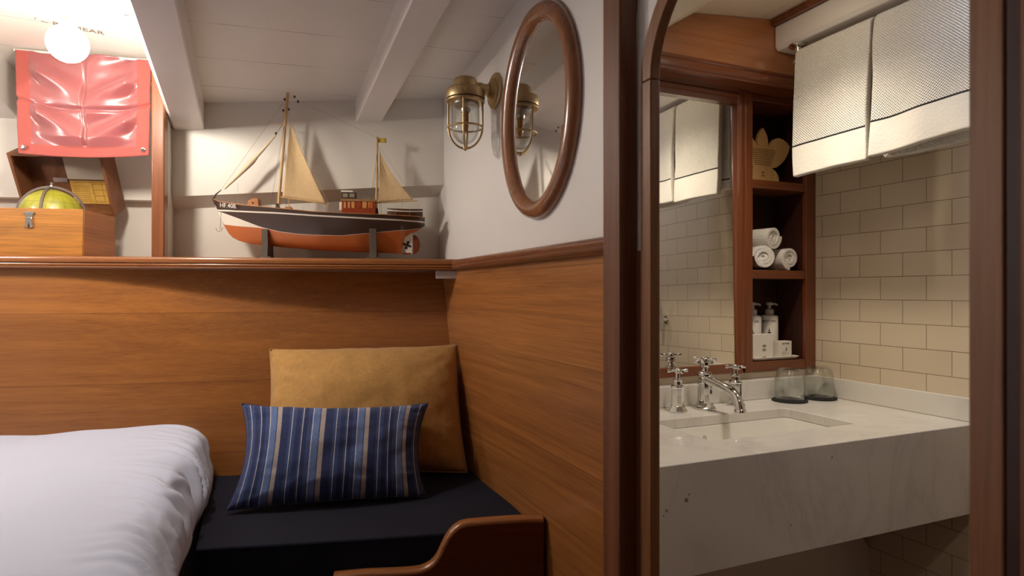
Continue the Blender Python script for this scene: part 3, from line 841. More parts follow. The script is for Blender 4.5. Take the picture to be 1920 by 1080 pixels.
bm = BM(); prism(bm, [mc + Vector((-.009, (ma - .018) * math.cos(2 * PI * k / 96), (mb - .018) * math.sin(2 * PI * k / 96))) for k in range(96)],
                     [mc + Vector((-.004, (ma - .018) * math.cos(2 * PI * k / 96), (mb - .018) * math.sin(2 * PI * k / 96))) for k in range(96)])
obj('mirror_glass', bm, M['mirror_old'], t, smooth=0)

# brass bulkhead lamp with a guard cage
lc = Wd(.616, 1.827, 0)
t = empty('bulkhead_lamp', lc + Vector((0, 0, .44)), 'brass caged bulkhead lamp with a clear glass jar beside the oval mirror', 'lamp')
def LZ(z): return lc + Vector((0, 0, z))
bm = BM(); lathe(bm, Wd(XB - .0005, 1.827, .639), [(.056, 0), (.056, .006), (.052, .010), (.040, .011), (.037, .015), (.026, .020), (.022, .026)], 40, Vector((-1, 0, 0)))
obj('backplate', bm, M['brass'], t, bevel=0)
bm = BM(); lathe(bm, Wd(XB - .02, 1.827, .639), [(.0175, 0), (.0175, .028), (.0195, .029), (.0195, .040), (.0175, .041), (.0175, .068)], 24, Vector((-1, 0, 0)))
obj('arm', bm, M['brass'], t)
bm = BM(); lathe(bm, LZ(0), [(.046, .600), (.0595, .600), (.0605, .604), (.0605, .626), (.058, .630), (.0415, .634), (.0395, .640), (.0385, .652), (.035, .661), (.027, .667), (.014, .669), (0, .6695)], 48)
obj('cap', bm, M['brass'], t)
bm = BM(); lathe(bm, LZ(0), [(.045, .597), (.0585, .597), (.060, .5955), (.060, .590), (.057, .588), (.045, .588)], 48)
obj('lower_ring', bm, M['brass'], t)
bm = BM(); lathe(bm, LZ(0), [(.044, .590), (.044, .520), (.042, .500), (.036, .483), (.026, .469), (.014, .461), (0, .459), (0, .4615), (.013, .4635), (.025, .471), (.0345, .4845), (.040, .501), (.0418, .520), (.0418, .590)], 40, cap=False)
obj('glass_jar', bm, M['glass'], t, smooth=80)
for k in range(4):
    a = PI / 4 + k * PI / 2 + .35; dx, dy = math.cos(a), math.sin(a)
    pts = [LZ(.592) + Vector((dx, dy, 0)) * .0535, LZ(.56) + Vector((dx, dy, 0)) * .0535, LZ(.515) + Vector((dx, dy, 0)) * .0535]
    for q in range(1, 9):
        b = PI / 2 * q / 8; pts.append(LZ(.515 - .069 * math.sin(b)) + Vector((dx, dy, 0)) * .0535 * math.cos(b))
    bm = BM(); tube(bm, pts, .0033, 8); obj('cage_bar', bm, M['brass'], t)
bm = BM(); tube(bm, [LZ(.512) + Vector((math.cos(2 * PI * k / 40), math.sin(2 * PI * k / 40), 0)) * .0535 for k in range(40)], .0033, 8, closed=True); obj('cage_ring', bm, M['brass'], t)
bm = BM(); lathe(bm, LZ(0), [(.008, .451), (.008, .445), (.004, .440), (0, .439)], 16); obj('cage_boss', bm, M['brass'], t)
bm = BM(); lathe(bm, LZ(0), [(.0405, .600), (.040, .582), (.030, .572), (.016, .570), (.014, .560), (.012, .560), (.012, .600)], 24); obj('lamp_holder', bm, M['steel'], t)
bm = BM(); lathe(bm, LZ(0), [(.009, .562), (.010, .556), (.0095, .515), (.006, .502), (0, .498)], 16); obj('bulb', bm, plain('amber_bulb_glass', srgb(176, 120, 56), .2), t)

# small white box under the shelf end
pj = onN(839, 512, 2.345)
bm = BM(); q0, q1 = sz(817, 512, 2.36)[0], sz(862, 512, 2.36)[0]
box(bm, q0, q1 - .004, 2.335, 2.40, .048, .0785, fn=H)
o = obj('junction_box', bm, M['plastic'], bevel=.004)
tag(o, 'small white plastic box screwed under the shelf in the corner', 'box')

# ================================================================== MODEL SHIP
NS = 2.425                                        # the ship's centre line, parallel to the shelf
def S(x, y): return sz(x, y, NS - .03)
def crop2(x, y): return S(360 + x / 3, 140 + y / 3)
def line_of(pts): return [crop2(*p) for p in pts]
sheer = line_of([(105, 692), (150, 712), (300, 737), (480, 757), (700, 781), (850, 787), (1000, 792), (1310, 802)])
wl_t = line_of([(128, 753), (300, 768), (480, 780), (700, 797), (850, 805), (1000, 812), (1302, 824)])
wl_b = line_of([(128, 762), (300, 776), (480, 788), (700, 805), (850, 813), (1000, 820), (1302, 831)])
blk = line_of([(128, 764), (152, 768), (260, 808), (385, 856), (420, 866), (500, 885), (600, 898), (700, 905), (850, 908), (1000, 893), (1200, 872), (1300, 858)])
org = line_of([(160, 838), (260, 851), (385, 862), (420, 868), (500, 887), (600, 900), (700, 907), (850, 910), (1000, 895), (1200, 874), (1300, 860)])
keel = line_of([(105, 694), (125, 755), (148, 800), (168, 845), (190, 885), (215, 912), (260, 935), (320, 948), (390, 957), (550, 972), (700, 984), (850, 992), (1000, 998), (1150, 1003), (1186, 1004), (1190, 925), (1200, 905), (1232, 890), (1265, 876), (1290, 862), (1308, 812)])
s_b, s_a = sheer[0][0], sheer[-1][0]; LEN = s_a - s_b
HB = .082
def plan(t):       # half breadth at deck
    b = HB * (math.sin(min(1, t / .52) * PI / 2) ** .75 if t < .52 else 1)
    if t > .6: b = HB * (1 - .38 * ((t - .6) / .4) ** 1.7)
    if t > .93: b *= math.sqrt(max(0.0, 1 - ((t - .93) / .07) ** 2 * .92))
    return max(b, .0015)
def half(t, z, zs, zk):
    h = max(0, min(1, (z - zk) / max(zs - zk, 1e-5)))
    p = lin([(0, 1.15), (.12, .85), (.3, .48), (.5, .36), (.68, .45), (.82, .95), (.93, 1.3), (1.0, .9)], t)
    return .0022 + (plan(t) - .0022) * h ** p
ship = empty('model_ship', H((s_b + s_a) / 2, NS, keel[12][1]), 'wooden model fishing ship with tan sails on the shelf', 'model ship')
paint_blk = plain('ship_black_paint', srgb(72, 54, 44), .3, Coat_Weight=.3); paint_wht = plain('ship_white_paint', srgb(232, 222, 206), .4)
paint_org = plain('ship_orange_paint', srgb(190, 104, 50), .35, Coat_Weight=.2)
deckm = wood('ship_deck', srgb(150, 98, 54), srgb(196, 142, 88), 0, ROT, rough=.5, coat=.1)
ts = [0, .008, .02, .035, .05, .07, .09, .115, .14] + [.14 + .86 * k / 44 for k in range(1, 45)]
bm = BM(); cols = []
for t in ts:
    s = s_b + t * LEN; zs, zk = lin(sheer, s), lin(keel, s)
    if t > .999: zk = zs - .03
    zk = min(zk, zs - .002)
    a1, a2, a3, a4 = lin(wl_t, s), lin(wl_b, s), lin(blk, s), lin(org, s)
    raw = [zs, a1, a2]
    raw += [a2 + (a3 - a2) * k / 4 for k in (1, 2, 3, 4)] + [a3 + (a4 - a3) * k / 3 for k in (1, 2, 3)] + [a4 + (zk - a4) * k / 7 for k in range(1, 8)]
    raw = [max(zk, min(zs, z)) for z in raw]
    row = []
    for sg in (-1, 1):
        row.append([bm.verts.new(H(s, NS + sg * half(t, z, zs, zk), z)) for z in raw])
    cols.append(row)
def hull_mi(q):
    if q == 0: return 0
    if q == 1: return 1
    if q <= 5: return 0
    if q <= 8: return 1
    return 2
for A, B in zip(cols, cols[1:]):
    for sd_ in (0, 1):
        for q in range(len(A[0]) - 1):
            f = [A[sd_][q], B[sd_][q], B[sd_][q + 1], A[sd_][q + 1]]
            try: bm.faces.new(f if sd_ else f[::-1]).material_index = hull_mi(q)
            except ValueError: pass
    bm.faces.new([A[0][-1], B[0][-1], B[1][-1], A[1][-1]]).material_index = 2
for col, fl in ((cols[0], 0), (cols[-1], 1)):
    for q in range(len(col[0]) - 1):
        bm.faces.new([col[0][q], col[0][q + 1], col[1][q + 1], col[1][q]]).material_index = hull_mi(q)
bmesh.ops.dissolve_degenerate(bm, edges=bm.edges[:], dist=.00002)
obj('hull', bm, [paint_blk, paint_wht, paint_org], ship, smooth=35)
# deck, gunwale rail
def zsheer(s): return lin(sheer, s)
bm = BM(); P, Q = [], []
for t in ts[2:-1]:
    s = s_b + t * LEN; P.append(H(s, NS - plan(t) + .0015, zsheer(s) - .006)); Q.append(H(s, NS + plan(t) - .0015, zsheer(s) - .006))
vp = [bm.verts.new(p) for p in P]; vq = [bm.verts.new(p) for p in Q]
for i in range(len(vp) - 1): bm.faces.new([vp[i], vp[i + 1], vq[i + 1], vq[i]])
obj('deck', bm, deckm, ship)
for sg in (-1, 1):
    bm = BM(); tube(bm, [H(s_b + t * LEN, NS + sg * plan(t), zsheer(s_b + t * LEN)) for t in ts], .0018, 6); obj('gunwale_rail', bm, deckm, ship)
# stem head
bm = BM(); tube(bm, [H(*(lambda q: (q[0], NS, q[1]))(crop2(*p))) for p in ((118, 720), (104, 692), (118, 668), (150, 640))], [.005, .004, .003, .0015], 8); obj('stem_head', bm, plain('dark_stem', srgb(48, 36, 30), .5), ship)
def hp3(x, y, dn=0): s, z = crop2(x, y); return H(s, NS + dn, z)
# registration letters on the bow
p0, p1 = hp3(208, 736), hp3(260, 744)
tt = (crop2(208, 738)[0] - s_b) / LEN
pa = crop2(155, 733); pb2 = crop2(258, 745); mid = crop2(206, 739)
na = NS - half((pa[0] - s_b) / LEN, pa[1], zsheer(pa[0]), lin(keel, pa[0])); nb_ = NS - half((pb2[0] - s_b) / LEN, pb2[1], zsheer(pb2[0]), lin(keel, pb2[0]))
A_, B_ = H(pa[0], na, pa[1]), H(pb2[0], nb_, pb2[1])
rt_ = (B_ - A_); upv = Vector((0, 0, 1)) + n_ * .35
tx = text_mesh('registration_letters', 'HF.408.', .0225, M['sticker'], ship, (A_ + B_) / 2 - n_ * .0105, rt_, Vector((0, 0, 1)) - n_ * .25, .0004)
# masts, booms, sails
mastm = wood('ship_spar', srgb(186, 142, 82), srgb(226, 190, 130), 2, 0, rough=.45, coat=.1)
def spar(name, a, b, r0, r1, m=mastm, n=8):
    bm = BM(); k = 6
    tube(bm, [a.lerp(b, i / k) for i in range(k + 1)], [r0 + (r1 - r0) * i / k for i in range(k + 1)], n); return obj(name, bm, m, ship)
spar('main_mast', hp3(474, 758), hp3(530, 80), .0058, .0052)
spar('mizzen_mast', hp3(1034, 788), hp3(1040, 338), .0052, .0034)
spar('main_boom', hp3(485, 682), hp3(772, 723), .0028, .0022)
spar('mizzen_boom', hp3(1040, 714), hp3(1270, 702), .0026, .0022)
spar('crosstree', hp3(462, 270), hp3(500, 274), .0022, .0018)
def sail(name, corners, dn, belly, leech=0, foot=0):
    hd, tk, cl = [hp3(*c, dn) for c in corners]
    def f(a, b):           # a luff to leech, b foot to head
        l_ = tk.lerp(hd, b); r_ = cl.lerp(hd, b) + (cl - tk).normalized() * leech * math.sin(PI * b)
        p = l_.lerp(r_, a)
        p += n_ * (belly * math.sin(PI * a) * math.sin(PI * (b * .9 + .1)) + .0015 * nz(a * 6, b * 6, corners[0][0]))
        p.z -= foot * math.sin(PI * a) * (1 - b)
        return p
    bm = BM(); grid(bm, f, 20, 26); o = obj(name, bm, M['sail'], ship, smooth=180)
    s_ = o.modifiers.new('cloth', 'SOLIDIFY'); s_.thickness = .0009
    return o
sail('main_sail', ((545, 260), (500, 682), (750, 720)), -.004, .010, -.006)
sail('mizzen_sail', ((1054, 424), (1046, 712), (1245, 697)), -.003, .006, -.012)
# furled jib along the forestay
a, b = hp3(168, 634), hp3(458, 332)
rr = [.0032, .0045, .0058, .0066, .0078, .0094, .0105, .0062, .0056, .0046, .0036, .0024]
pts = [a.lerp(b, k / 11) + Vector((0, 0, -.006 * math.sin(PI * k / 11))) for k in range(12)]
bm = BM(); tube(bm, pts, rr, 10); obj('furled_jib', bm, plain('pale_sailcloth', srgb(226, 206, 172), .9), ship)
def rig(a, b, r=.0006, m=None, sag=0):
    bm = BM(); tube(bm, [a.lerp(b, k / 6) - Vector((0, 0, sag * math.sin(PI * k / 6))) for k in range(7)], r, 5); obj('rigging_line', bm, m or M['rope'], ship)
rig(hp3(150, 640), hp3(500, 150), .0006); rig(hp3(458, 332), hp3(500, 268), .0008, M['rope_dark'])
rig(hp3(536, 105), hp3(1040, 345), .0004); rig(hp3(548, 262), hp3(530, 150), .0005)
rig(hp3(1052, 424), hp3(1040, 360), .0005); rig(hp3(1056, 400), hp3(1250, 690), .0004)
rig(hp3(552, 262), hp3(760, 718), .0005)
for dn in (-1, 1):
    for xo in (455, 500): rig(hp3(xo, 755, dn * .07), hp3(510, 270, dn * .003), .0005, M['rope_dark'])
    for xo in (1000, 1062): rig(hp3(xo, 790, dn * .068), hp3(1038, 440, dn * .003), .0005, M['rope_dark'])
rig(hp3(245, 600), hp3(245, 728), .0004); rig(hp3(1180, 770), hp3(1180, 702), .0004)
for c in ((512, 125), (504, 188), (536, 182), (568, 110), (588, 138), (462, 318)):
    bm = BM(); lathe(bm, hp3(*c) - Vector((0, 0, .004)), [(.001, 0), (.0036, .001), (.0042, .004), (.0028, .0075), (.001, .009)], 10); obj('pulley_block', bm, M['rope_dark'], ship)
# pennant
def pen(a, b): s, z = crop2(1044 + a * 46, 344 + b * 26 + a * 4); return H(s, NS + .003 * math.sin(a * 6), z)
bm = BM(); grid(bm, pen, 8, 3); o = obj('pennant', bm, plain('yellow_pennant', srgb(206, 170, 70), .8), ship); o.modifiers.new('cloth', 'SOLIDIFY').thickness = .0008
# bow winch, fore hatch, bitts
def dbox(name, x0, x1, y0, y1, wd, m, par=None, bev=.0012, dn=0):
    a, b = crop2(x0, y1), crop2(x1, y0)
    bm = BM(); box(bm, a[0], b[0], NS + dn - wd, NS + dn + wd, a[1], b[1], fn=H); return obj(name, bm, m, par or ship, bevel=bev)
wn = plain('varnished_cedar', srgb(182, 118, 70), .45); red_br = plain('varnished_red_deckhouse', srgb(150, 66, 36), .3, Coat_Weight=.4)
a = crop2(305, 740); b = crop2(372, 695)
bm = BM(); prism(bm, [H(s, NS - .022, z) for s, z in (a, (b[0], a[1] - .004), (b[0] - .002, b[1]), ((a[0] + b[0]) / 2, b[1] + .001), (a[0] + .004, b[1] - .008))],
                     [H(s, NS + .022, z) for s, z in (a, (b[0], a[1] - .004), (b[0] - .002, b[1]), ((a[0] + b[0]) / 2, b[1] + .001), (a[0] + .004, b[1] - .008))])
wnc = obj('bow_winch', bm, wn, ship, bevel=.0015)
bm = BM(); lathe(bm, hp3(337, 718, -.0222), [(.0025, 0), (.0025, .003), (0, .003)], 12, -n_); obj('winch_axle', bm, M['rope_dark'], wnc and ship)
dbox('deck_hatch', 520, 552, 740, 770, .02, wn)
bm = BM(); tube(bm, [hp3(535, 742), hp3(535, 690)], .0014, 6); obj('deck_post', bm, mastm, ship)
bm = BM(); lathe(bm, hp3(472, 752), [(.010, -.006), (.010, .006), (.007, .010), (.007, .022)], 14); obj('mast_collar', bm, M['rope_dark'], ship)
bm = BM(); lathe(bm, hp3(1034, 784), [(.008, -.004), (.008, .010), (.006, .026)], 14); obj('mast_collar', bm, M['rope_dark'], ship)
# deckhouse with panels, wheelhouse with windows, rail on top
dh = dbox('deckhouse', 842, 1032, 706, 790, .036, red_br)
cream = plain('pale_deckhouse_panel', srgb(206, 140, 82), .45)
ax, bx = crop2(842, 790), crop2(1032, 706)
for k, (xa, xb, m_) in enumerate(((855, 868, cream), (878, 890, cream), (898, 916, cream), (930, 952, red_br), (960, 984, cream), (992, 1018, paint_org))):
    q, r_ = crop2(xa, 752), crop2(xb, 716)
    bm = BM(); box(bm, q[0], r_[0], NS - .0375, NS - .0355, q[1], r_[1], fn=H); obj('deckhouse_panel', bm, m_, dh, bevel=.0006)
bm = BM(); a, b = crop2(838, 712), crop2(1034, 703); box(bm, a[0], b[0], NS - .039, NS + .039, a[1], b[1], fn=H); obj('deckhouse_roof', bm, plain('deckhouse_roof_edge', srgb(150, 110, 70), .5), dh)
dark_h = plain('wheelhouse_brown', srgb(70, 50, 34), .45)
whs = dbox('wheelhouse', 838, 922, 660, 704, .026, dark_h)
for xa, xb in ((848, 876), (886, 914)):
    q, r_ = crop2(xa, 688), crop2(xb, 668)
    bm = BM(); box(bm, q[0], r_[0], NS - .0272, NS - .0255, q[1], r_[1], fn=H); obj('wheelhouse_window', bm, plain('wheelhouse_glass', srgb(150, 140, 120), .15), whs)
a, b = crop2(836, 661), crop2(905, 650)
bm = BM(); box(bm, a[0], b[0], NS - .022, NS + .022, a[1], b[1], fn=H); obj('wheelhouse_roof', bm, paint_wht, whs, bevel=.002)
bm = BM(); a, b = crop2(826, 760), crop2(842, 712); box(bm, a[0], b[0], NS - .012, NS + .012, a[1], b[1], fn=H); obj('white_locker', bm, paint_wht, ship, bevel=.002)
for yy in (664, 676, 690):
    bm = BM(); tube(bm, [hp3(924, yy, -.034), hp3(1030, yy + 2, -.034)], .0005, 5); obj('deckhouse_rail', bm, M['steel'], dh)
for xx in (930, 962, 996, 1028):
    bm = BM(); tube(bm, [hp3(xx, 662, -.034), hp3(xx, 704, -.034)], .0006, 5); obj('rail_stanchion', bm, M['steel'], dh)
for xx in (400, 440, 560, 640, 705, 760, 800):
    t_ = (crop2(xx, 760)[0] - s_b) / LEN
    s_ = s_b + t_ * LEN; bm = BM(); tube(bm, [H(s_, NS - plan(t_) * .94, zsheer(s_)), H(s_, NS - plan(t_) * .94, zsheer(s_) + .014)], .0006, 5); obj('bulwark_stanchion', bm, M['steel'], ship)
# lifeboat on the after deck
la, lb_ = crop2(1098, 795), crop2(1298, 795); zt_ = crop2(1100, 750)[1]; zb_ = crop2(1100, 797)[1]; zst = crop2(1298, 756)[1]
bm = BM(); rowsb = []
for k in range(15):
    t_ = k / 14; s_ = la[0] + (lb_[0] - la[0]) * t_; wdt = .026 * (1 - (abs(t_ * 2 - 1)) ** 2.6 * .72); ztop = zt_ + (zst - zt_) * t_ + .004 * (t_ * 2 - 1) ** 2 - .003
    prof = [(-wdt * .82, ztop - .003), (-wdt, ztop), (-wdt * .98, ztop - .007), (-wdt * .93, ztop - .011), (-wdt * .7, zb_ + .004), (-wdt * .25, zb_), (wdt * .25, zb_), (wdt * .7, zb_ + .004), (wdt * .93, ztop - .011), (wdt * .98, ztop - .007), (wdt, ztop), (wdt * .82, ztop - .003)]
    rowsb.append([bm.verts.new(H(s_, NS - .018 + n, z)) for n, z in prof])
for A, B in zip(rowsb, rowsb[1:]):
    for q in range(12):
        f = bm.faces.new([A[q], B[q], B[(q + 1) % 12], A[(q + 1) % 12]]); f.material_index = 1 if q in (2, 8) else 0
bm.faces.new(rowsb[0]); bm.faces.new(rowsb[-1][::-1])
obj('lifeboat', bm, [plain('lifeboat_brown', srgb(78, 46, 28), .4), paint_wht], ship)
for xx in (1150, 1232):
    bm = BM(); tube(bm, [hp3(xx, 748, -.047), hp3(xx - 4, 772, -.046), hp3(xx - 10, 796, -.036)], .0007, 5); obj('lashing', bm, M['rope'], ship)
# rudder, stern post and propeller, anchor
a = crop2(1240, 898); cvp = [(1243, 898), (1258, 900), (1272, 912), (1282, 938), (1284, 962), (1276, 986), (1262, 1002), (1246, 1008)]
P = [crop2(*c) for c in cvp]
bm = BM(); prism(bm, [H(s, NS - .003, z) for s, z in P], [H(s, NS + .003, z) for s, z in P]); obj('rudder', bm, plain('rudder_brown', srgb(120, 56, 30), .4), ship, bevel=.001)
a, b = crop2(1229, 1008), crop2(1238, 886); bm = BM(); box(bm, a[0], b[0], NS - .0035, NS + .0035, a[1], b[1], fn=H); obj('stern_post', bm, paint_wht, ship)
a, b = crop2(1184, 1008), crop2(1232, 1000); bm = BM(); box(bm, a[0], b[0], NS - .004, NS + .004, a[1], b[1], fn=H); obj('skeg', bm, plain('skeg_brown', srgb(130, 62, 34), .4), ship)
hx = [(1186, 958), (1196, 915), (1212, 900), (1229, 900), (1229, 1000), (1205, 1000)]
P = [crop2(*c) for c in hx]
bm = BM(); prism(bm, [H(s, NS - .0025, z) for s, z in P], [H(s, NS + .0025, z) for s, z in P]); obj('aperture_wall_patch', bm, paint_wht, ship)  # white sheet added for the lit wall seen through the propeller aperture
pc = crop2(1209, 956); prm = plain('black_propeller', srgb(26, 24, 24), .4)
bm = BM(); lathe(bm, H(pc[0], NS - .0025, pc[1]), [(.0045, 0), (.0035, .004), (0, .0055)], 12, -n_)
for k in range(4):
    an = R(70 + 90 * k); d1 = e_ * math.cos(an) + Vector((0, 0, math.sin(an))); d2 = e_ * -math.sin(an) + Vector((0, 0, math.cos(an)))
    cc = H(pc[0], NS - .004, pc[1])
    pr = [(0.002, -.001), (.009, -.0048), (.0155, -.004), (.0175, .0005), (.014, .0045), (.008, .0042), (.002, .001)]
    prism(bm, [cc + d1 * u + d2 * v - n_ * .001 for u, v in pr], [cc + d1 * u + d2 * v + n_ * .0008 for u, v in pr])
obj('propeller', bm, prm, ship)
bm = BM(); tube(bm, [hp3(160, 765, -.022), hp3(156, 850, -.022), hp3(152, 868, -.022)], .0008, 6)
tube(bm, [hp3(130, 862, -.022), hp3(136, 876, -.022), hp3(150, 882, -.022), hp3(162, 874, -.022), hp3(166, 858, -.022)], .0016, 6)
obj('anchor', bm, M['steel'], ship)

# two cradle posts under the hull
def cradle(xa, xb, xbase0, xbase1, label):
    a, b = crop2(xa, 1030), crop2(xb, 870)
    zsh = .1212; sm = (a[0] + b[0]) / 2; zt_ = b[1]
    t = empty('ship_cradle', H(sm, NS, zsh), label, 'stand', 'cradle posts under the model ship')
    g = plain('grey_brown_cradle', srgb(92, 80, 70), .6)
    kz = lin(keel, sm)
    bm = BM(); hw = (b[0] - a[0]) / 2; tk = (sm - s_b) / LEN; zz_ = zsheer(sm)
    def hb(z): return half(tk, z, zz_, kz) + .0035
    out_ = [(-.050, zsh + .006), (-.044, kz + .004), (-hb(zt_) - .007, zt_ - .002), (-hb(zt_) , zt_)]
    inn = [(-hb(kz + (zt_ - kz) * q), kz + (zt_ - kz) * q) for q in (.75, .5, .25, .08)]
    pr = out_ + inn + [(-.004, kz - .003), (.004, kz - .003)] + [(-x, z) for x, z in inn[::-1]] + [(-x, z) for x, z in out_[::-1]]
    prism(bm, [H(sm - hw, NS + n, z) for n, z in pr], [H(sm + hw, NS + n, z) for n, z in pr])
    obj('forked_post', bm, g, t, bevel=.001)
    a2, b2 = crop2(xbase0, 1025)[0], crop2(xbase1, 1025)[0]
    bm = BM(); box(bm, a2, b2, NS - .056, NS + .056, zsh, zsh + .0065, fn=H); obj('foot', bm, g, t, bevel=.001)
    return t
cradle(397, 432, 380, 452, 'dark forked cradle post under the bow half of the model ship')
cradle(1000, 1040, 985, 1055, 'dark forked cradle post under the stern half of the model ship')

# ================================================================== NICHE: CLOTH, GLOBE BOX, GLOBE
TL, TR, BL, BR = onN(28, 93, 2.425), onN(283, 113, 2.425), onN(34, 287, 2.42), onN(279, 291, 2.415)
def cloth(a, b):
    p = BL.lerp(BR, a).lerp(TL.lerp(TR, a), b)
    u = a - .5
    p.z -= .012 * (1 - (2 * u) ** 2) * (1 - b)                       # sagging bottom hem
    inn = min(1, max(0, (min(a, 1 - a) - .09) / .08)) * min(1, max(0, (b - .09) / .1))
    d = .016 * inn * math.sin(PI * a) * (1 - b * .5)
    # diagonal drag folds from the corners towards the middle seam
    d += inn * .021 * math.sin((b + abs(u) * -.9) * 15 + (1.1 if u > 0 else 0)) * (.3 + abs(u) * 1.3)
    d += inn * .010 * math.sin((b * 1.2 - abs(u) * .6) * 27 + 2 * (u > 0)) * abs(u) * 2
    seam = math.exp(-((a - .505 - .008 * math.sin(b * 9)) / .012) ** 2) + .8 * math.exp(-((b - .53 + .12 * (1 - (2 * u) ** 2) * .6) / .018) ** 2)
    d -= .012 * min(1, seam) * (1 if .1 < b else 0)
    d += .003 * nz(a * 5, b * 5, 2.2)
    return p - n_ * d
cl = empty('red_cloth', (BL + BR) / 2, 'red satin cloth with two chrome snaps hanging in the niche', 'cloth')
bm = BM(); grid(bm, cloth, 110, 90); o = obj('cloth_panel', bm, M['red'], cl, smooth=180); sd = o.modifiers.new('thickness', 'SOLIDIFY'); sd.thickness = .003; sd.offset = 1
for (x, y) in ((44, 276), (269, 281)):
    p = onN(x, y, 2.414)
    bm = BM(); lathe(bm, p, [(.0085, -.004), (.0088, .0015), (.0075, .004), (.0045, .0045), (.0035, .003), (0, .003)], 20, -n_); obj('snap', bm, M['chrome'], cl)
bm = BM(); tube(bm, [TL.lerp(TR, -.012) + n_ * .004, TL.lerp(TR, 1.012) + n_ * .004], .004, 8); obj('hanging_rod', bm, M['white'], cl)

# the box: front right lower corner and size
n0, n1 = 2.343, 2.580; sR_ = sz(155, 440, n0)[0]; sL_ = sR_ - .315; z0, z1 = .1212, sz(155, 392, n0)[1]
gb = empty('globe_box', H((sL_ + sR_) / 2, (n0 + n1) / 2, z0), 'open wooden globe box with a metal latch on the shelf in the niche', 'box')
th = .012
bm = BM(); box(bm, sL_, sR_, n0, n0 + th, z0, z1, fn=H); obj('front_board', bm, M['box_wood'], gb, bevel=.002)
bm = BM(); box(bm, sL_, sR_, n1 - th, n1, z0, z1, fn=H); obj('back_board', bm, M['box_side'], gb, bevel=.002)
for s_ in (sL_, sR_ - th):
    bm = BM(); box(bm, s_, s_ + th, n0 + th, n1 - th, z0, z1, fn=H); obj('end_board', bm, M['box_side'], gb, bevel=.001)
bm = BM(); box(bm, sL_ + th, sR_ - th, n0 + th, n1 - th, z0, z0 + .01, fn=H); obj('bottom_board', bm, M['box_side'], gb)
# lid, opened about the top back edge
th_l = R(63); Ld, Lh, lt = n1 - n0, .098, .010
def lidp(s, d, h):      # d: from hinge towards the (closed) front, h: up
    n = n1 - d * math.cos(th_l) + h * math.sin(th_l); z = z1 + .002 + d * math.sin(th_l) + h * math.cos(th_l)
    return H(s, n, z)
lid = None
def lidbox(name, s0, s1, d0, d1, h0, h1, m, par, **k):
    bm = BM(); box(bm, s0, s1, d0, d1, h0, h1, fn=lidp, mi=0); return obj(name, bm, m, par, **k)
lid = lidbox('lid', sL_, sR_, 0, Ld, Lh - lt, Lh, M['lid_wood'], gb, bevel=.0015)
for s_ in (sL_, sR_ - lt): lidbox('lid_end', s_, s_ + lt, 0, Ld, 0, Lh - lt, M['lid_wood'], lid, bevel=.001)
lidbox('lid_rim', sL_ + lt, sR_ - lt, 0, lt, 0, Lh - lt, M['lid_wood'], lid)
lidbox('lid_rim', sL_ + lt, sR_ - lt, Ld - lt, Ld, 0, Lh - lt, M['lid_wood'], lid)
def chart_mat():
    m = NT('yellowed_chart_paper'); m.set(Roughness=.8)
    co = m.coords('Object', scale=(1, 1, 1))
    n = m.n('ShaderNodeTexNoise', i_Scale=20.0, i_Detail=3.0); m.l(co, n.inputs['Vector'])
    m.l(m.ramp(n.outputs[0], [(.3, srgb(196, 150, 62)), (.7, srgb(222, 178, 84))]).outputs[0], m.b.inputs['Base Color']); return m.m
sc0 = sR_ - .175
ch = lidbox('chart_paper', sc0, sR_ - .022, .020, .112, Lh - lt - .0012, Lh - lt - .0004, chart_mat(), lid, smooth=0)
lidbox('white_label', sc0 - .004, sR_ - .030, .118, .205, Lh - lt - .0012, Lh - lt - .0004, plain('aged_white_label', srgb(206, 194, 176), .8), lid, smooth=0)
ink = plain('chart_ink', srgb(120, 84, 30), .8)
bm = BM(); hh0, hh1 = Lh - lt - .0017, Lh - lt - .0012; cw = sR_ - .022 - sc0
for (a0, a1, b0, b1) in [(.04, .42, .030 + .0075 * k, .0312 + .0075 * k) for k in range(9)] + [(.5, .96, .028, .0292), (.5, .96, .1, .1012), (.5, .508, .028, .1), (.952, .96, .028, .1), (.72, .727, .028, .1), (.5, .96, .052, .0532), (.5, .96, .076, .0772), (.10, .9, .106, .1075)]:
    box(bm, sc0 + a0 * cw, sc0 + a1 * cw, b0, b1, hh0, hh1, fn=lidp)
obj('chart_lines', bm, ink, ch, smooth=0)
lidbox('catch_plate', sL_ + .085, sL_ + .135, .105, .122, Lh - lt - .003, Lh - lt, M['steel'], lid)
# latch on the front
lp_ = onN(56, 412, n0)
lt_ = None
bm = BM(); sC = lp_.dot(e_); zC = lp_.z - E
box(bm, sC - .012, sC + .012, n0 - .004, n0 + .0005, zC + .006, zC + .026, fn=H); box(bm, sC - .017, sC + .017, n0 - .007, n0, zC + .021, zC + .027, fn=H)
prism(bm, [H(sC + q, n0 - .007, zC + z) for q, z in ((-.009, .008), (.009, .008), (.013, -.024), (.004, -.028), (0, -.012), (-.004, -.028), (-.013, -.024))],
          [H(sC + q, n0 - .002, zC + z) for q, z in ((-.009, .008), (.009, .008), (.013, -.024), (.004, -.028), (0, -.012), (-.004, -.028), (-.013, -.024))])
obj('latch', bm, M['chrome'], gb, bevel=.001)
